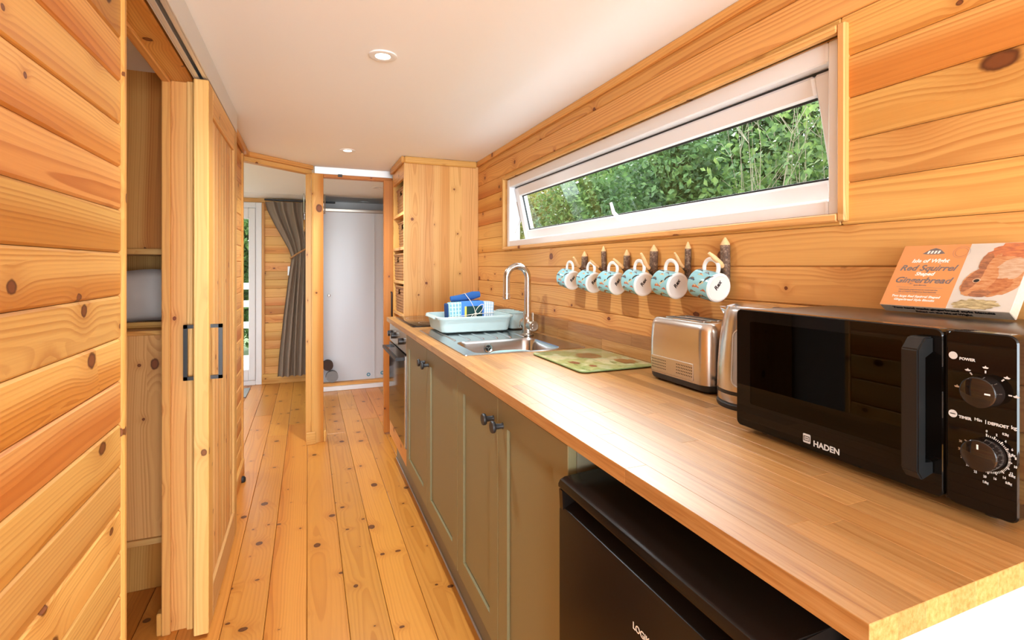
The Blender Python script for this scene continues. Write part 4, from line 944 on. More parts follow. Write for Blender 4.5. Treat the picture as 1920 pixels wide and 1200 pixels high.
FR = frame_rot((0, -1, 0), (0, 0, 1))
PRT = plain('panel_print', (0.58, 0.55, 0.51), 0.5)
def mtext(key, px, py, par=mw, sc=1.0):
    # px runs from the first to the last pixel column of the word; py is the row of its baseline at the left
    p = atX(px[0], py, MX); q = atX(px[1], py, MX); sx = (p.y - q.y) / max(v.co.x for v in TXT[key].vertices)
    o = obj('lettering', TXT[key], PRT, par, (-0.0004, p.y - MY1, p.z - mz), FR); o.scale = (sx, sx * sc, 1); return o
mtext('haden', (1525, 1574), 836)
pl = atX(1513, 822, MX); la, lb = MY1 - pl.y, pl.z - MZ0
def flat(nm, pts, mat=PRT, par=mw, off=0.0005):
    """flat printed polygon in front coordinates"""
    vs = [(-off, -a, MZ0 - mz + b_) for a, b_ in pts]; return obj(nm, raw(nm, vs, [tuple(range(len(vs)))]), mat, par)
flat('logo_tile', [(la + x, lb + y) for x, y in rrect(0.0140, 0.0155, 0.002, 3)])
for (x0, x1, y0, y1) in ((-0.0045, 0.0045, 0.0030, 0.0042), (-0.0045, 0.0045, -0.0042, -0.0030), (-0.0055, -0.0043, -0.0042, 0.0042), (0.0043, 0.0055, -0.0042, 0.0042), (-0.0030, 0.0030, -0.0006, 0.0006)):
    flat('logo_mark', [(la + x0, lb + y0), (la + x1, lb + y0), (la + x1, lb + y1), (la + x0, lb + y1)], BLACK, off=0.0009)
def disc(nm, px, py, r, mat=PRT, off=0.0005):
    p = atX(px, py, MX); a0, b0 = MY1 - p.y, p.z - MZ0
    flat(nm, [(a0 + r * math.cos(k * PI / 10), b0 + r * math.sin(k * PI / 10)) for k in range(20)], mat, off=off); return a0, b0
disc('power_symbol', 1787.5, 666, 0.0050); a0, b0 = disc('timer_symbol', 1787, 775, 0.0050)
flat('symbol_line', [(a0 - 0.003, b0 - 0.0006), (a0 + 0.003, b0 - 0.0006), (a0 + 0.003, b0 + 0.0006), (a0 - 0.003, b0 + 0.0006)], BLACK, off=0.0008)
mtext('power', (1799, 1829), 674); mtext('timer', (1798, 1822), 783); mtext('min', (1827, 1849), 788); mtext('defrost', (1852, 1892), 795); mtext('kg', (1896, 1907), 804)
ca = (split + mwid) / 2
KN = lathe([(0.0, 0.020), (0.0172, 0.020), (0.019, 0.0185), (0.0195, 0.0)], 40); KN.materials.append(GLOSSB)
MARK = plain('dial_mark', (0.75, 0.73, 0.70), 0.4)
dials = []
for nm, px, py, mk in (('dial', 1838, 735, 0.0), ('dial', 1840, 853, PI / 2)):
    p = atX(px, py, MX - 0.012); a0, b0 = MY1 - p.y, p.z - MZ0; dials.append((a0, b0))
    k_ = obj('dial', KN, None, mw, mloc(a0, b0, 0.0003), (0, -PI / 2, 0))
    dx, dz = math.cos(mk), math.sin(mk)
    vs = []
    for s, t in ((0.008, -0.001), (0.014, -0.001), (0.014, 0.001), (0.008, 0.001)):
        aa, bb = s * dx - t * dz, s * dz + t * dx; vs.append((-0.0207, -a0 - aa, MZ0 - mz + b0 + bb))
    obj('dial_mark', raw('dial_mark', vs, [(0, 1, 2, 3)]), MARK, mw)
def tick(c, ang, r0, r1, w=0.0008):
    u, v = math.cos(ang), math.sin(ang)
    return [(c[0] + s * u - t * v, c[1] + s * v + t * u) for s, t in ((r0, -w), (r1, -w), (r1, w), (r0, w))]
vs, fs_ = [], []
def addq(q, store):
    b0 = len(store[0]); store[0].extend([(-0.0005, -a, MZ0 - mz + b_) for a, b_ in q]); store[1].append(tuple(range(b0, b0 + len(q))))
st_ = ([], [])
for d in (180, 128, 90, 45, 0): addq(tick(dials[0], math.radians(d), 0.0225, 0.0260, 0.0008), st_)
obj('power_scale', raw('power_scale', *st_), PRT, mw)
for d in (180, 128, 90, 45, 0):
    c = (dials[0][0] + 0.0300 * math.cos(math.radians(d)), dials[0][1] + 0.0300 * math.sin(math.radians(d)))
    flat('power_icon', [(c[0] - 0.0035, c[1]), (c[0] - 0.002, c[1] - 0.0016), (c[0] + 0.002, c[1] - 0.0016), (c[0] + 0.0035, c[1]), (c[0] + 0.001, c[1] + 0.0006), (c[0], c[1] + 0.0022), (c[0] - 0.001, c[1] + 0.0006)])
st_ = ([], [])
for k in range(0, 61):
    a = math.radians(90 - k * 4.9)
    addq(tick(dials[1], a, 0.0215, 0.0252 if k % 4 == 0 else 0.0238, 0.0004 if k % 4 else 0.0007), st_)
obj('timer_scale', raw('timer_scale', *st_), PRT, mw)
for i, nme in enumerate(('0', '2', '4', '6', '8', '10', '12', '14', '16', '20', '22', '24', '26', '28', '30')):
    a = math.radians(90 - i * 20.4); c = (dials[1][0] + 0.0285 * math.cos(a), dials[1][1] + 0.0290 * math.sin(a) - 0.002)
    o = obj('lettering', TXT['n' + nme], PRT, mw, mloc(c[0], c[1], 0.0005), FR); o.scale = (0.62, 0.8, 1)
for nme, d in (('0.2kg', 58), ('0.4kg', 12), ('0.6kg', -30), ('0.8kg', -52), ('1.0kg', -92)):
    a = math.radians(d); c = (dials[1][0] + 0.0350 * math.cos(a), dials[1][1] + 0.0360 * math.sin(a) - 0.002)
    o = obj('lettering', TXT['n' + nme], PRT, mw, mloc(min(c[0], mwid - 0.006), c[1], 0.0005), FR); o.scale = (0.55, 0.8, 1)
for x, y in ((0.04, -0.04), (0.24, -0.04), (0.04, -mwid + 0.04), (0.24, -mwid + 0.04)): obj('foot', lathe([(0.0, 0.0), (0.012, 0.0), (0.013, 0.0135)], 14), MATB, mw, (x, y, 0))
# ---- biscuit box leaning on the wall, on the microwave
BBW, BBH, BBT = 0.212, 0.150, 0.026
ca_ = math.radians(35)
gx = empty('biscuit_box', 'orange gingerbread biscuit box with a squirrel photograph, leaning on top of the microwave', 'biscuit box', None, None, (0.998, 0.620, MZ1 + 0.0006))
gx.scale = (0.90, 0.90, 0.85)
gx.rotation_euler = frame_rot((0, -1, 0), (math.sin(ca_), 0, math.cos(ca_)))     # local x to the right, y up the face, z out to the room
CARD = plain('card_kraft', (0.50, 0.40, 0.30), 0.6, noise=(160, 0.2)); ORN = plain('box_orange', (0.66, 0.26, 0.075), 0.25, spec=0.5, coat=0.4); PHOTO = plain('box_photo_sky', (0.60, 0.54, 0.47), 0.25, noise=(18, 0.12), coat=0.4)
obj('carton', box_mesh(BBW, BBH, BBT, 0.0012, 1, CARD), None, gx, (BBW / 2, BBH / 2 + 0.0, -BBT / 2))
def gflat(nm, pts, mat, z=0.0004):
    return obj(nm, raw(nm, [(x, y, z) for x, y in pts], [tuple(range(len(pts)))]), mat, gx)
sp0 = 0.118
gflat('orange_panel', [(0.0005, 0.0005), (sp0, 0.0005), (sp0, BBH - 0.0005), (0.0005, BBH - 0.0005)], ORN)
gflat('photo_panel', [(sp0, 0.0005), (BBW - 0.0005, 0.0005), (BBW - 0.0005, BBH - 0.0005), (sp0, BBH - 0.0005)], PHOTO)
def fur(name, c1, c2, sc=60):
    m, nt, b = new_mat(name); N = NB(nt); tc = N.node('ShaderNodeTexCoord'); mp = N.node('ShaderNodeMapping'); mp.inputs['Scale'].default_value = (sc, sc * 4, 1); mp.inputs['Rotation'].default_value = (0, 0, 0.6); nt.links.new(tc.outputs['Object'], mp.inputs[0])
    nt.links.new(N.mix(N.step(N.noise(mp.outputs[0], 1, 4, 0.65), 0.3, 0.7), c4(c1), c4(c2)), b.inputs['Base Color']); b.inputs['Roughness'].default_value = 0.3; b.inputs['Coat Weight'].default_value = 0.4
    return m
FUR1 = fur('fur_rust', (0.34, 0.085, 0.02), (0.56, 0.22, 0.07)); FUR2 = fur('fur_ginger', (0.46, 0.15, 0.035), (0.60, 0.30, 0.13)); FURT = fur('fur_tail', (0.36, 0.09, 0.04), (0.66, 0.22, 0.06), 40); FURD = fur('fur_dark', (0.20, 0.07, 0.03), (0.44, 0.16, 0.06)); FURB = fur('fur_cream', (0.50, 0.28, 0.15), (0.60, 0.42, 0.28))
def oval(cx, cy, rx, ry, rot=0.0, n=28, wob=0.0, seed=0):
    rr_ = random.Random(seed); o = []
    for k in range(n):
        a = 2 * PI * k / n; f = 1 + rr_.uniform(-wob, wob); x, y = rx * math.cos(a) * f, ry * math.sin(a) * f
        o.append((min(BBW - 0.001, max(sp0 + 0.0005, cx + x * math.cos(rot) - y * math.sin(rot))), min(BBH - 0.001, max(0.001, cy + x * math.sin(rot) + y * math.cos(rot)))))
    return o
for i, (nm, mat, args) in enumerate((('printed_tail', FURT, (0.190, 0.125, 0.040, 0.030, 0.3, 40, 0.10, 1)), ('printed_body', FUR2, (0.178, 0.075, 0.038, 0.046, -0.5, 40, 0.04, 2)), ('printed_belly', FURB, (0.190, 0.088, 0.020, 0.030, -0.5, 30, 0.05, 7)), ('printed_flank', FUR1, (0.172, 0.050, 0.032, 0.016, 0.5, 30, 0.08, 8)), ('printed_head', FUR2, (0.152, 0.064, 0.022, 0.036, -0.45, 36, 0.04, 3)), ('printed_face', FURD, (0.142, 0.066, 0.010, 0.028, -0.35, 30, 0.06, 4)), ('printed_ear', FURD, (0.152, 0.106, 0.009, 0.020, -0.1, 24, 0.08, 5)), ('printed_ear', FUR2, (0.164, 0.106, 0.006, 0.020, -0.3, 24, 0.08, 6)), ('printed_nut', FURD, (0.160, 0.036, 0.016, 0.008, 0.2, 24, 0.12, 9)), ('printed_ground', fur('moss_print', (0.20, 0.14, 0.05), (0.60, 0.48, 0.25)), (0.160, 0.012, 0.034, 0.011, 0.05, 40, 0.15, 10)), ('printed_eye', FURB, (0.1485, 0.064, 0.0062, 0.0052, 0.3, 20, 0, 11)), ('printed_pupil', BLACK, (0.1485, 0.0635, 0.0045, 0.0034, 0.3, 20, 0, 12)))):
    gflat(nm, oval(*args), mat, 0.0005 + 0.00008 * i)
TW = plain('text_white', (0.85, 0.80, 0.74), 0.4); TG = plain('text_grey', (0.16, 0.13, 0.12), 0.4); TB = plain('text_black', (0.01, 0.008, 0.007), 0.4)
for key, y, mat in (('isle', 0.106, TW), ('red', 0.086, TG), ('shaped', 0.074, TW), ('ging', 0.056, TG), ('style', 0.049, TG), ('fine1', 0.038, TG), ('fine2', 0.033, TG), ('two', 0.021, TW), ('two2', 0.013, TW)):
    obj('lettering', TXT[key], mat, gx, (sp0 / 2, y, 0.0005))
gflat('rule', [(0.018, 0.0445), (0.10, 0.0445), (0.10, 0.0450), (0.018, 0.0450)], TG, 0.0005); gflat('rule', [(0.018, 0.0295), (0.10, 0.0295), (0.10, 0.03), (0.018, 0.03)], TG, 0.0005)
gflat('crest', [(0.040, 0.128), (0.052, 0.139), (0.060, 0.142), (0.070, 0.138), (0.080, 0.128), (0.068, 0.126), (0.05, 0.126)], TG, 0.0005)
for k in range(4): gflat('crest_mark', [(0.048 + k * 0.006, 0.128), (0.0515 + k * 0.006, 0.128), (0.053 + k * 0.006, 0.135), (0.0495 + k * 0.006, 0.135)], TW, 0.0006)
for r in (0.010, 0.0135):
    obj('postmark_ring', lathe([(r, 0.00095), (r + 0.0004, 0.00095)], 30, cap=False), TG, gx, (0.107, 0.130, 0))
for key, z in (('edge', -0.010), ('edge2', -0.021)):
    obj('lettering', TXT[key], TB, gx, (BBW / 2, -0.0003, z), frame_rot((1, 0, 0), (0, 0, 1)))
# lift so that the lowest (back) edge rests on the microwave
gx.location.z += BBT * 0.85 * math.sin(ca_)
# ================================================================== mugs on twig hooks
def mug_parts():
    R, Hm = 0.0405, 0.082
    prof = [(0.0, 0.0025), (0.030, 0.0025), (0.0335, 0.0), (0.0375, 0.0006), (R, 0.004)]
    base = lathe(prof, 40, cap=False); base.materials.append(CERAM)
    body = lathe([(R, 0.004), (R + 0.0004, 0.006), (R + 0.0004, Hm - 0.001)], 48, cap=False); body.materials.append(MUGBLUE)
    inner = lathe([(R + 0.0004, Hm - 0.001), (R - 0.001, Hm + 0.0008), (R - 0.0035, Hm), (R - 0.0035, 0.008), (R - 0.010, 0.006), (0.0, 0.006)], 40, cap=False); inner.materials.append(CERAM)
    hp = [(R - 0.002, 0, 0.014), (R + 0.012, 0, 0.012), (R + 0.027, 0, 0.020), (R + 0.033, 0, 0.040), (R + 0.028, 0, 0.058), (R + 0.013, 0, 0.067), (R - 0.002, 0, 0.066)]
    # smooth the handle
    P = []
    for i in range(len(hp) - 1):
        p0, p1, p2, p3 = [Vector(hp[max(0, min(len(hp) - 1, i + j))]) for j in (-1, 0, 1, 2)]
        for k in range(5):
            t = k / 5; P.append(0.5 * ((2 * p1) + (p2 - p0) * t + (2 * p0 - 5 * p1 + 4 * p2 - p3) * t * t + (3 * p1 - p0 - 3 * p2 + p3) * t ** 3))
    P.append(Vector(hp[-1]))
    handle = tube(P, 0.0062, 12, flat=0.8); handle.materials.append(CERAM)
    # birds
    cols = [plain('bird_black', (0.012, 0.014, 0.02), 0.2), plain('bird_rust', (0.50, 0.13, 0.05), 0.2), plain('bird_brown', (0.20, 0.13, 0.07), 0.2), plain('bird_cream', (0.62, 0.52, 0.30), 0.2), plain('bird_slate', (0.05, 0.10, 0.14), 0.2)]
    vs, fs, mi = [], [], []
    def add(poly, mt, u0, v0, s, rot, fl, lift):
        b0 = len(vs)
        for (x, y) in poly:
            x *= fl; xx, yy = s * (x * math.cos(rot) - y * math.sin(rot)), s * (x * math.sin(rot) + y * math.cos(rot))
            a = (u0 + xx) / R; r = R + 0.0007 + lift; vs.append((r * math.cos(a), r * math.sin(a), v0 + yy))
        fs.append(tuple(range(b0, len(vs)))); mi.append(mt)
    def el(cx, cy, rx, ry, n=12): return [(cx + rx * math.cos(2 * PI * k / n), cy + ry * math.sin(2 * PI * k / n)) for k in range(n)]
    rb = random.Random(5); C = 2 * PI * R
    rows = [(0.014, 0.0), (0.031, 0.5), (0.048, 0.2), (0.066, 0.7)]
    for v0, ph in rows:
        n = 7
        for k in range(n):
            u = C * (k + ph) / n
            if abs(((u / R + PI) % (2 * PI)) - PI) < 0.25: continue
            s = rb.uniform(0.008, 0.0125); rot = rb.uniform(-0.4, 0.9) + PI / 2; fl = rb.choice((-1, 1)); mt = rb.choice((0, 0, 1, 1, 2, 2, 3, 4)); m2 = rb.choice((0, 1, 2, 3)); v = v0 + rb.uniform(-0.002, 0.002)
            add([(-1.5, 0.22), (-1.35, 0.42), (-0.4, 0.22), (-0.4, -0.12)], mt, u, v, s, rot, fl, 0.0)
            add(el(0, 0, 0.72, 0.36), mt, u, v, s, rot, fl, 0.00004)
            add(el(0.1, -0.14, 0.45, 0.18), m2, u, v, s, rot, fl, 0.00008)
            add(el(0.66, 0.28, 0.26, 0.25), m2 if rb.random() < 0.4 else mt, u, v, s, rot, fl, 0.0001)
            add([(0.86, 0.36), (1.12, 0.26), (0.88, 0.20)], 0, u, v, s, rot, fl, 0.00012)
            add([(-0.05, -0.3), (0.0, -0.3), (0.02, -0.62), (-0.03, -0.62)], 2, u, v, s, rot, fl, 0.0001)
    birds = raw('birds', vs, fs)
    for c in cols: birds.materials.append(c)
    birds.polygons.foreach_set('material_index', mi)
    return base, body, inner, handle, birds
M_base, M_body, M_inner, M_handle, M_birds = mug_parts()
PRINTB = plain('ink_black', (0.015, 0.012, 0.012), 0.4); TXT['rex'].materials.append(PRINTB)
def bark_mat():
    m, nt, b = new_mat('bark'); N = NB(nt); tc = N.node('ShaderNodeTexCoord')
    n = N.noise(tc.outputs['Object'], 130, 4, 0.65)
    nt.links.new(N.ramp(n, [(0.3, (0.05, 0.022, 0.012)), (0.52, (0.14, 0.075, 0.042)), (0.68, (0.34, 0.24, 0.16))]), b.inputs['Base Color']); b.inputs['Roughness'].default_value = 0.7
    bp = N.node('ShaderNodeBump'); bp.inputs['Strength'].default_value = 0.6; bp.inputs['Distance'].default_value = 0.002; nt.links.new(n, bp.inputs['Height']); nt.links.new(bp.outputs[0], b.inputs['Normal'])
    return m
BARK = bark_mat(); CUT = plain('cut_wood', (0.76, 0.47, 0.22), 0.6, noise=(120, 0.15))
hook_px = [(1096.4, 471, 11), (1130.9, 461, 9), (1175.5, 468, 12), (1227, 459, 15.5), (1289, 453, 11.5), (1360.5, 445, 18)]
mug_px = [(1075.4, 526), (1116, 530.6), (1160, 532.6), (1209, 533.5), (1272, 536.4), (1349, 540.2)]
peg_px = [((1082.7, 497), (1075.4, 482.5)), ((1118, 498), (1107, 488)), ((1164, 498), (1150, 485.4)), ((1212.6, 499), (1202, 475)), ((1276.7, 496), (1265, 474)), ((1351, 494), (1329, 474))]
order = ['first', 'second', 'third', 'fourth', 'fifth', 'sixth']
for i, ((hx_, hy_, hw_), (mx_, my_)) in enumerate(zip(hook_px, mug_px)):
    p = atX(hx_, hy_, WX - 0.012)
    d = p.x * S_ + p.y * C_
    r = 0.5 * hw_ / F * d * 1.0
    r = min(max(r, 0.007), 0.0135)
    hk = empty('twig_hook', 'bark-covered twig hook holding the ' + order[i] + ' mug counted from the tap', 'hook', 'twig hooks under the window', None, (WX - r - 0.0004, p.y, p.z))
    rb = random.Random(20 + i)
    lean = rb.uniform(-0.004, 0.004)
    obj('stem', tube([(0, 0, -0.022), (0, lean * 0.3, -0.05), (0, lean, -0.09), (0, lean * 1.4, -0.125)], [r, r * 1.02, r * 0.98, r * 0.95], 12), BARK, hk)
    obj('cut_tip', tube([(0, 0, -0.0222), (0, 0, -0.018), (0, 0, -0.004), (0, 0, 0.0)], [r * 0.99, r * 0.95, r * 0.35, r * 0.15], 12), CUT, hk)
    m = atX(mx_, my_, WX - 0.064)
    # the peg grows from the stem, passes through the mug's handle and ends in a pale whittled tip
    org = Vector((WX - r - 0.0004, p.y, p.z))
    midp = atX(*peg_px[i][0], WX - 0.056) - org; tip = atX(*peg_px[i][1], WX - 0.088) - org
    root = Vector((-r * 0.3, 0.0, midp.z - 0.022))
    obj('peg_bark', tube([root, root.lerp(midp, 0.5), root.lerp(midp, 0.72)], [r * 0.62, r * 0.58, r * 0.55], 10), BARK, hk)
    obj('peg', tube([root.lerp(midp, 0.70), midp, midp.lerp(tip, 0.6), tip], [r * 0.56, r * 0.52, r * 0.5, r * 0.3], 10), CUT, hk)
    mg = empty('mug', 'bird-print turquoise mug, ' + order[i] + ' along the row counted from the tap', 'mug', 'bird-print mugs hanging under the window', None, m)
    zdir = Vector((rb.uniform(-0.05, 0.05), 1, 0.13 + rb.uniform(-0.03, 0.03))).normalized(); xd = Vector((0, -zdir.z, 1)).normalized()
    mg.rotation_euler = frame_rot(xd, zdir.cross(xd))
    for nm, me in (('foot_base', M_base), ('body', M_body), ('inside', M_inner), ('handle', M_handle), ('bird_print', M_birds)): obj(nm, me, None, mg)
    obj('lettering', TXT['rex'], None, mg, (0.0035, 0.0, 0.0021), frame_rot((0.84, 0.54, 0), (0.54, -0.84, 0)))
# ================================================================== bathroom seen through the opening
cu = empty('storage_unit', 'pine storage unit with a linen-filled niche, inside the bathroom opening', 'storage unit', None, None, (-0.47, 2.25, 0))
ux, uy = -0.47, 2.25
def ubox(nm, mat, x0, x1, y0, y1, z0, z1, g=None, bev=0.002): return box(nm, mat, cu, x0 - ux, x1 - ux, y0 - uy, y1 - uy, z0, z1, bev, g)
zA = atY(270, 466, 2.25).z; zB = atY(270, 592, 2.25).z; zC = atY(270, 623, 2.25).z; zD = atY(270, 1010, 2.25).z; zT = atY(270, 122, 2.25).z
for a, b_ in ((-1.20, -0.885), (-0.884, -0.70), (-0.699, -0.62), (-0.619, -0.462)):
    ubox('upper_board', PINE, a, b_, 2.25, 2.27, zA, zT, 'z', 0.001)
    ubox('lower_board', PINE_P, a, b_, 2.25, 2.27, zD, zC - 0.012, 'z', 0.001)
ubox('upper_shelf', PINE_P, -1.20, -0.462, 2.235, 2.62, zA - 0.022, zA - 0.0005, 'x')
ubox('niche_shelf', PINE, -1.20, -0.462, 2.24, 2.62, zC - 0.0115, zC + 0.006, 'x')
ubox('lower_shelf', PINE_P, -1.20, -0.462, 2.24, 2.62, zD - 0.022, zD - 0.0005, 'x')
ubox('niche_back', PINE, -1.20, -0.462, 2.60, 2.62, 0.0, zT, 'z')
ubox('toe_board', PINE, -1.20, -0.66, 2.34, 2.36, 0.0005, zD - 0.0225, 'z'); ubox('toe_board', PINE, -0.659, -0.462, 2.34, 2.36, 0.0005, zD - 0.0225, 'z')
ubox('shelf_front', PINE, -1.20, -0.462, 2.33, 2.35, zC + 0.0065, zC + 0.03, 'x')
# pillow in the niche
pw = empty('pillow', 'white linen pillow stuffed into the niche of the storage unit', 'pillow', None, None, (-0.66, 2.46, zC + 0.018))
vs, fs = [], []; nu, nv = 16, 14
for j in range(nv + 1):
    for i in range(nu + 1):
        u, v = i / nu * 2 - 1, j / nv * 2 - 1
        b_ = (1 - u ** 4) * (1 - v ** 4); w = 0.06 * b_ ** 0.5 + 0.008 * math.sin(5 * u + 3 * v) * b_
        vs.append((u * 0.185, -w, 0.105 + v * 0.105 + 0.006 * math.sin(4 * u)))
n1 = len(vs)
for j in range(nv + 1):
    for i in range(nu + 1):
        u, v = i / nu * 2 - 1, j / nv * 2 - 1; b_ = (1 - u ** 4) * (1 - v ** 4); vs.append((u * 0.185, 0.05 * b_ ** 0.5 + 0.001, 0.105 + v * 0.105 + 0.006 * math.sin(4 * u)))
for o_ in (0, n1):
    for j in range(nv):
        for i in range(nu):
            a = o_ + j * (nu + 1) + i; q = (a, a + 1, a + nu + 2, a + nu + 1); fs.append(q if o_ == 0 else q[::-1])
obj('cushion', raw('pillow', vs, fs, 60), PILLOW, pw)
obj('lace_edge', tube([(-0.17 + 0.004 * math.sin(k * 2.1), -0.075 + 0.004 * math.cos(k * 1.7), 0.03 + k * 0.008) for k in range(22)], [0.004 + 0.003 * (k % 2) for k in range(22)], 6), BLACK, pw)
ds = obj('door_stop', lathe([(0.0, 0.0), (0.016, 0.0), (0.018, 0.006), (0.018, 0.022), (0.012, 0.03), (0.0, 0.031)], 20), MATB, None, (-0.352, 3.30, 0.0005)); tag(ds, 'small black rubber door stop on the floor past the sliding door', 'door stop')
# ================================================================== bedroom end
CY = Y_FAR - 0.10
ct = empty('curtain', 'grey-brown linen curtain gathered by a rope tieback', 'curtain', None, None, (-0.02, CY, 0))
NZ, NU = 60, 120
zt, zn, zb = 1.935, 1.36, 0.085
def edge(px_l, z):
    return px_l
def lerpk(keys, z):
    for (z0, v0), (z1, v1) in zip(keys[:-1], keys[1:]):
        if z1 <= z <= z0:
            t = (z0 - z) / (z0 - z1); return v0 + (v1 - v0) * t
    return keys[-1][1]
KL = [(1.935, -0.415), (1.85, -0.395), (1.70, -0.325), (1.55, -0.245), (1.43, -0.183), (1.36, -0.160), (1.30, -0.163), (1.10, -0.195), (0.7, -0.245), (0.3, -0.285), (0.08, -0.297)]
KR = [(1.935, 0.155), (1.55, 0.10), (1.36, 0.03), (1.1, 0.045), (0.5, 0.06), (0.08, 0.065)]
KD = [(1.935, 0.030), (1.7, 0.028), (1.45, 0.016), (1.36, 0.011), (1.25, 0.018), (0.8, 0.026), (0.08, 0.032)]
vs, fs = [], []
for j in range(NZ + 1):
    z = zt + (zb - zt) * j / NZ
    l, r_, dp = lerpk(KL, z), lerpk(KR, z), lerpk(KD, z)
    for i in range(NU + 1):
        u = i / NU; ph = u * 2 * PI * 6.0
        pinch = max(0, 1 - (zt - z) / 0.1) * 0.3
        y = dp * (math.sin(ph) + 0.15 * math.sin(2 * ph + 1) + 0.2 * math.sin(0.5 * ph + z * 2))
        x = l + (r_ - l) * u + 0.004 * math.sin(ph * 0.5 + z * 3)
        vs.append((x + 0.02, y, z))
for j in range(NZ):
    for i in range(NU):
        a = j * (NU + 1) + i; fs.append((a, a + 1, a + NU + 2, a + NU + 1))
obj('cloth', raw('cloth', vs, fs, 80), CURT, ct)
tb = [(-0.165 + 0.02, 0.0, 1.335), (-0.15, -0.030, 1.340), (-0.08, -0.042, 1.39), (0.0, -0.040, 1.44), (0.06, -0.02, 1.49), (0.09, 0.05, 1.52)]
obj('tieback', tube(tb, 0.010, 8), ROPE, ct)
obj('curtain_rail', box_mesh(0.70, 0.03, 0.018, 0.003, 1, MATB), None, ct, (-0.05, 0, 1.952))
sw_o = empty('wall_socket', 'small white switch on the pine wall behind the curtain edge', 'switch', None, None, atY(546, 508, Y_FAR - 0.001))
box('plate', PVC, sw_o, -0.035, 0.035, -0.010, 0.0, -0.05, 0.05, 0.003); box('rocker', PVC, sw_o, -0.014, 0.014, -0.014, -0.0102, -0.02, 0.02, 0.002)
# hangers on a short rail behind the post
rl = empty('clothes_rail', 'short steel clothes rail hung from the bedroom ceiling behind the post', 'clothes rail', None, None, (0.0, 5.40, CEIL))
obj('rail', tube([(-0.035, 0.0, -0.0005), (-0.035, 0.0, -0.19), (0.16, 0.0, -0.19), (0.16, 0.0, -0.0005)], 0.006, 8), STEEL, rl)
hgp = atY(567, 440, 5.40)
for dxh in (0.0, 0.032):
    hg = empty('coat_hanger', 'wooden coat hanger on the clothes rail, ' + ('next to the curtain' if dxh == 0 else 'next to the pine post'), 'hanger', 'coat hangers on the clothes rail', None, (hgp.x + 0.018 + dxh, 5.40, CEIL - 0.19 - 0.016))
    obj('hook', tube([(0, 0.0, -0.062), (0, 0, -0.005)] + arc((0, -0.017, 0.0), 0.017, 0.0, PI * 0.95, 8, (0, 1, 0), (0, 0, 1)), 0.0022, 6), STEEL, hg)
    obj('shoulder', tube([(0, -0.19, -0.15), (0, -0.10, -0.085), (0, 0, -0.062), (0, 0.10, -0.085), (0, 0.19, -0.15)], 0.008, 8), PINE_P, hg); obj('bar', tube([(0, -0.185, -0.155), (0, 0.185, -0.155)], 0.006, 8), PINE_P, hg)
mt_ = box('door_mat', plain('mat_grey', (0.33, 0.33, 0.32), 0.95, noise=(120, 0.3)), None, -1.15, -0.545, 5.40, 5.80, 0.0005, 0.010, 0.004); tag(mt_, 'grey door mat inside the white glazed door', 'mat')
# ---- shower panels
sh = empty('shower_enclosure', 'white shower enclosure of two glossy panels with a small knob', 'shower', None, None, (0.14, 5.44, 0))
SHW = plain('shower_panel_white', (0.60, 0.62, 0.66), 0.30, spec=0.5)
sx_ = atY(702, 560, 5.45).x
def sbox(nm, mat, x0, x1, y0, y1, z0, z1, bev=0.002): return box(nm, mat, sh, x0 - 0.14, x1 - 0.14, y0 - 5.44, y1 - 5.44, z0, z1, bev)
lp = sbox('panel', SHW, 0.14, sx_ - 0.002, 5.45, 5.462, 0.076, 1.81); rp = sbox('panel', SHW, sx_ + 0.002, 1.098, 5.456, 5.468, 0.076, 1.81)
sbox('top_rail', NICKEL, 0.14, 1.098, 5.438, 5.475, 1.8105, 1.842, 0.004); sbox('joint_strip', PVC, sx_ - 0.0018, sx_ + 0.0018, 5.447, 5.455, 0.076, 1.81, 0.0005)
sbox('tray', PVC, 0.14, 1.098, 5.36, 5.95, 0.0005, 0.045, 0.004); sbox('tray_ledge', PINE, 0.14, 1.098, 5.385, 5.95, 0.0455, 0.0755, 0.003)
kp = atY(617, 554, 5.44)
obj('knob', lathe([(0.0, 0.022), (0.012, 0.02), (0.015, 0.012), (0.008, 0.004), (0.008, 0.0)], 20), CHROME, sh, (kp.x - 0.14, 0.0097, kp.z), (PI / 2, 0, 0))
BLU = plain('blue_sticker', (0.02, 0.22, 0.36), 0.4)
for q in ((691, 702), (717, 699)):
    p = atY(*q, 5.45); a_ = 0.006 if q[0] > 700 else 0.0
    obj('sticker', lathe([(0.0, 0.0006), (0.019, 0.0006)], 24, cap=False), BLU, sh, (p.x - 0.14, 0.0098 + a_, p.z), (PI / 2, 0, 0)); obj('sticker_mark', lathe([(0.004, 0.0009), (0.009, 0.0009)], 16, cap=False), PVC, sh, (p.x - 0.14, 0.0098 + a_, p.z), (PI / 2, 0, 0))
w7 = box('wall_shower', MATS['outer_wall_paint'], None, 0.165, 1.10, 5.98, 6.03, 0, CEIL, 0); st(w7, 'plain wall at the back of the shower')
w8 = box('wall_shower_side', MATS['outer_wall_paint'], None, 0.115, 0.139, 5.40, 5.96, 0, CEIL, 0); st(w8, 'thin white side wall between shower and bedroom')
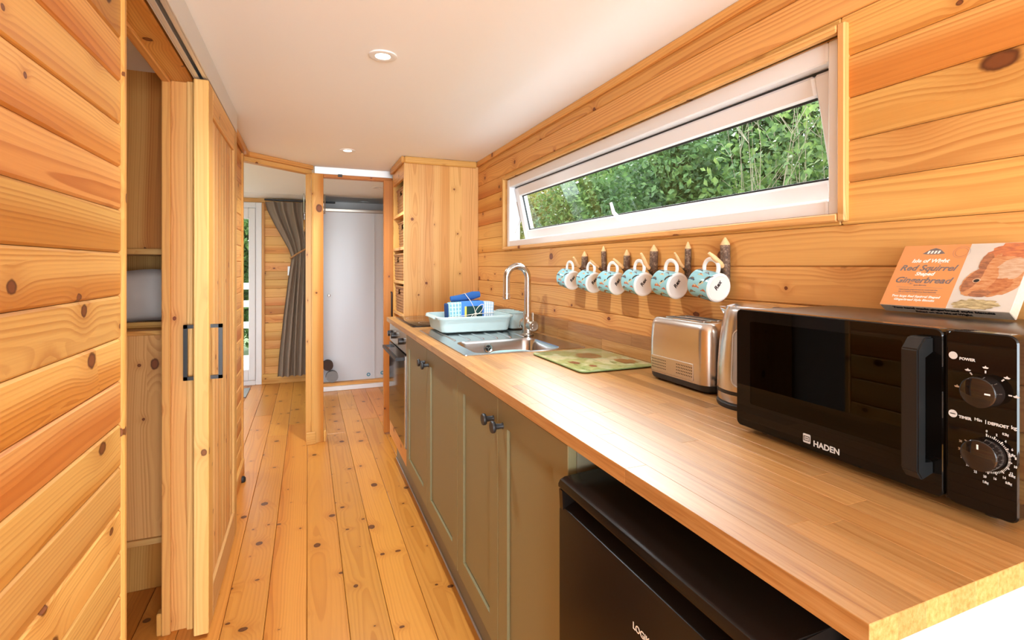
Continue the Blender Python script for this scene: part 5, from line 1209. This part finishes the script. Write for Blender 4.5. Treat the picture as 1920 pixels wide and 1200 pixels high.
def towel_roll(cx, cz, R, mat, label, y0=5.372, ln=0.075):
    t = empty('rolled_towel', label, 'towel', None, None, (cx, y0, cz))
    n = 70; turns = 4.5; P, Q = [], []
    for k in range(n + 1):
        a = turns * 2 * PI * k / n; r = 0.012 + (R - 0.016) * k / n; P.append((r * math.cos(a), r * math.sin(a)))
    vs, fs = [], []
    tk = 0.004
    for k, (x, z) in enumerate(P):
        rr_ = math.hypot(x, z); ux_, uz = x / rr_, z / rr_
        for s in (-tk, tk):
            for yy in (0.0, ln): vs.append((x + ux_ * s, yy, z + uz * s))
    for k in range(n):
        a, b_ = 4 * k, 4 * k + 4
        fs += [(a, b_, b_ + 1, a + 1), (a + 2, a + 3, b_ + 3, b_ + 2), (a, a + 2, b_ + 2, b_), (a + 1, b_ + 1, b_ + 3, a + 3)]
    me = raw('roll', vs, fs, 60); obj('roll', me, mat, t); obj('core', lathe([(0.0, 0.004), (R - 0.008, 0.004), (R - 0.008, ln - 0.002), (0, ln - 0.002)], 24), mat, t, (0, 0, 0), (-PI / 2, 0, 0))
    return t
g1 = atY(617, 707, 5.39)
towel_roll(g1.x + 0.03, 0.0765 + 0.063, 0.062, plain('towel_grey', (0.26, 0.25, 0.25), 0.95, bump=(300, 0.5)), 'grey towel rolled up on the shower ledge')
towel_roll(g1.x - 0.012, 0.0765 + 0.178, 0.056, plain('towel_brown', (0.060, 0.035, 0.028), 0.95, bump=(300, 0.5)), 'dark brown towel rolled up on top of the grey one')
# ================================================================== outdoors
GRASS = plain('rough_grass', (0.10, 0.14, 0.035), 0.9, noise=(3, 0.4))
gd = box('ground', GRASS, None, -14, 22, -14, 24, -0.62, -0.60, 0); tag(gd, 'grassy ground around the cabin', None, None, 'structure')
pt = box('bounce_strip', plain('pale_bounce', (0.74, 0.74, 0.73), 0.9, noise=(40, 0.15)), None, 1.25, 3.45, -4.0, 10.0, -0.599, -0.585, 0); tag(pt, 'unseen pale ground strip added under the kitchen window to bounce light indoors', None, None, 'structure')  # pale reflector added out of view to throw light up onto the ceiling
def leaf_mat(name, cols):
    m, nt, b = new_mat(name); N = NB(nt); tc = N.node('ShaderNodeTexCoord')
    n = N.noise(tc.outputs['Object'], 2.6, 3, 0.6); n2 = N.noise(tc.outputs['Object'], 16, 2, 0.6)
    nt.links.new(N.ramp(N.m('ADD', N.m('MULTIPLY', n, 0.6), N.m('MULTIPLY', n2, 0.4)), list(zip((0.34, 0.46, 0.54, 0.66), cols))), b.inputs['Base Color'])
    b.inputs['Roughness'].default_value = 0.45; b.inputs['Specular IOR Level'].default_value = 0.25
    tl = N.node('ShaderNodeBsdfTranslucent'); nt.links.new(b.inputs['Base Color'].links[0].from_socket, tl.inputs[0]); mx = N.node('ShaderNodeMixShader'); mx.inputs[0].default_value = 0.42
    nt.links.new(b.outputs[0], mx.inputs[1]); nt.links.new(tl.outputs[0], mx.inputs[2]); nt.links.new(mx.outputs[0], nt.nodes['Material Output'].inputs[0])
    return m
LEAF1 = leaf_mat('leaf_green', ((0.039, 0.072, 0.022), (0.069, 0.126, 0.033), (0.121, 0.193, 0.05), (0.233, 0.301, 0.084)))
LEAF2 = leaf_mat('leaf_yellowish', ((0.081, 0.088, 0.023), (0.14, 0.154, 0.037), (0.237, 0.22, 0.059), (0.356, 0.298, 0.094)))
LEAF3 = leaf_mat('leaf_dark', ((0.029, 0.055, 0.021), (0.052, 0.105, 0.033), (0.087, 0.163, 0.05), (0.165, 0.249, 0.08)))
TRUNK = plain('trunk_bark', (0.10, 0.075, 0.05), 0.9, noise=(20, 0.4)); TWIG = plain('dry_twig', (0.20, 0.165, 0.115), 0.9)
def leaves(half, n, size, seed, clumps=60):
    """leaf blades gathered in clumps inside a rounded block of half-size `half`"""
    g = np.random.default_rng(seed); half = np.array(half)
    d = g.normal(size=(clumps, 3)); d /= (np.abs(d) ** 3.2).sum(axis=1)[:, None] ** (1 / 3.2)
    cc = d * (0.35 + 0.6 * g.random(clumps) ** 0.6)[:, None] * half * 0.92
    p = cc[g.integers(0, clumps, n)] + g.normal(size=(n, 3)) * (0.17 * half.mean())
    p = p[(np.abs(p) < half - size * 1.4).all(axis=1)]; n = len(p)
    ax = g.normal(size=(n, 3)); ax /= np.linalg.norm(ax, axis=1)[:, None]
    nr = g.normal(size=(n, 3)) * 0.8 + np.array((-0.6, -0.3, 0.7)); sd = np.cross(ax, nr); sd /= np.linalg.norm(sd, axis=1)[:, None] + 1e-9
    nn = np.cross(sd, ax)
    s = (size * (0.6 + 0.8 * g.random(n)))[:, None]
    v = np.empty((n, 4, 3)); v[:, 0] = p - ax * s; v[:, 1] = p + sd * s * 0.55 + nn * s * 0.18; v[:, 2] = p + ax * s; v[:, 3] = p - sd * s * 0.55 + nn * s * 0.18
    me = bpy.data.meshes.new('foliage'); me.vertices.add(n * 4); me.vertices.foreach_set('co', v.reshape(-1).astype(np.float32))
    idx = np.arange(n * 4).reshape(n, 4); f = np.concatenate([idx[:, [0, 1, 2]], idx[:, [0, 2, 3]]], axis=1).reshape(-1)
    me.loops.add(n * 6); me.loops.foreach_set('vertex_index', f.astype(np.int32)); me.polygons.add(n * 2); me.polygons.foreach_set('loop_start', np.arange(0, n * 6, 3, dtype=np.int32)); me.update(calc_edges=True)
    return me
def branches(base, top, spread, n, seed, r0=0.03):
    g = random.Random(seed); P = []
    bm = bmesh.new(); parts = []
    base, top = Vector(base), Vector(top)
    me_all = []
    for k in range(n):
        t = g.uniform(0.15, 0.9); a = base.lerp(top, t); e = a + Vector((g.uniform(-1, 1) * spread, g.uniform(-1, 1) * spread, g.uniform(0.2, 1.0) * spread)); m_ = a.lerp(e, 0.5) + Vector((g.uniform(-.1, .1), g.uniform(-.1, .1), g.uniform(0.0, .15))) * spread
        me_all.append(tube([a, m_, e], [r0 * 0.5, r0 * 0.32, r0 * 0.12], 5))
    me_all.append(tube([base, base.lerp(top, 0.5) + Vector((0.05, 0.05, 0)), top], [r0 * 1.6, r0 * 1.1, r0 * 0.5], 7))
    for m_ in me_all: bm.from_mesh(m_); bpy.data.meshes.remove(m_)
    return from_bm(bm, 'branches', 60)
gz = -0.60
def twigs(half, h, n, seed, r):
    g = random.Random(seed); bm = bmesh.new()
    for k in range(n):
        b0 = Vector((-half[0] * g.uniform(0.35, 0.95), g.uniform(-0.45, 0.3) * half[1], 0)); lean = Vector((g.uniform(-0.03, 0.05), g.uniform(-0.14, 0.16), 1.0)); P = [b0]
        for s in range(7): P.append(P[-1] + (lean + Vector((g.uniform(-.05, .05), g.uniform(-.12, .12), 0))) * h / 7)
        ms = [tube(P, [r * (1.5 - s * 0.17) for s in range(8)], 5)]
        for q in range(5):
            a = P[g.randint(4, 6)]; e = a + Vector((g.uniform(-0.05, 0.2), g.uniform(-0.4, 0.4), g.uniform(0.15, 0.5))); m_ = a.lerp(e, 0.5) + Vector((0, g.uniform(-.05, .05), 0.05)); ms.append(tube([a, m_, e], [r * 0.6, r * 0.45, r * 0.25], 4))
        for m_ in ms: bm.from_mesh(m_); bpy.data.meshes.remove(m_)
    return from_bm(bm, 'twigs', 60)
def tree(name, label, x0, x1, y0, y1, top, n, size, mat, seed, clumps=60, nb_=14, bmat=TRUNK, r0=0.04, group='trees and shrubs outside the kitchen window', low=-0.35):
    cx, cy = (x0 + x1) / 2, (y0 + y1) / 2
    t = empty(name, label, name, group, None, (cx, cy, gz))
    half = ((x1 - x0) / 2, (y1 - y0) / 2, (top - low) / 2)
    f = obj('foliage', leaves(half, n, size, seed, clumps), mat, t, (0, 0, (top + low) / 2 - gz)); f['kind'] = 'stuff'
    bme = twigs(half, (top - gz) * 0.92, nb_, seed, r0) if bmat is TWIG else branches((0, 0, 0), (0.05, 0.0, (top - gz) * 0.7), min(half) * 0.55, nb_, seed, r0)
    obj('branches', bme, bmat, t)
    return t
tree('tree', 'yellow-green tree seen at the tap end of the window, sky between its leaves', 3.6, 5.2, 8.5, 11.2, 3.3, 8000, 0.050, LEAF2, 1, 70)
tree('shrub', 'mid-green leafy shrub next to the yellow-green tree', 3.6, 5.0, 6.25, 8.45, 3.2, 16000, 0.042, LEAF1, 2, 110)
tree('shrub', 'shrub with bare pale twigs showing among its leaves', 3.5, 5.0, 2.1, 4.15, 3.1, 9000, 0.040, LEAF1, 5, 70, 16, TWIG, 0.0042)
tree('shrub', 'dense dark green shrub between the twiggy shrub and the mid-green one', 3.5, 5.0, 4.2, 6.2, 3.2, 16000, 0.042, LEAF3, 6, 110)
tree('tree', 'dark green tree rising behind the twiggy shrub', 5.3, 7.2, 3.0, 7.0, 5.0, 26000, 0.060, LEAF3, 3, 140)
tree('tree', 'bright green tree rising behind the mid-green shrub', 5.3, 7.2, 7.05, 11.0, 4.7, 24000, 0.060, LEAF1, 4, 140)
tree('tree', 'airy yellowish tree far behind the yellow-green one', 5.3, 7.4, 11.2, 16.5, 4.2, 10000, 0.075, LEAF2, 8, 90)
tree('tree', 'leafy green tree beyond the deck railing', -2.6, 0.2, 9.6, 11.4, 2.9, 14000, 0.055, LEAF1, 9, 110, group='trees beyond the deck')
tree('tree', 'darker green tree further back beyond the deck railing', -3.6, 1.4, 11.6, 13.6, 4.2, 12000, 0.08, LEAF3, 10, 110, group='trees beyond the deck')
DECK = plain('deck_boards', (0.62, 0.60, 0.58), 0.7)
dk = empty('deck', 'pale timber deck outside the white glazed door', 'deck', None, None, (-0.8, 6.1, 0))
for k in range(14): box('deck_board', DECK, dk, -1.4, 0.9, 0.0 + k * 0.145, 0.14 + k * 0.145, -0.05, -0.02, 0.003, 'x')
box('deck_joist', DECK, dk, -1.3, -1.2, 0.0, 2.0, -0.598, -0.051, 0.002); box('deck_joist', DECK, dk, 0.7, 0.8, 0.0, 2.0, -0.598, -0.051, 0.002)
rg = empty('deck_railing', 'white timber railing of horizontal bars along the deck', 'railing', None, None, (-0.8, 8.0, -0.02))
RW = plain('railing_white', (0.78, 0.77, 0.75), 0.6)
for z in (0.40, 0.70, 0.95): box('rail', RW, rg, -1.4, 0.9, 0.0, 0.04, z, z + 0.09, 0.003)
for x in (-1.35, -0.2, 0.8): box('post', RW, rg, x, x + 0.08, 0.045, 0.12, 0.0005, 1.06, 0.003)
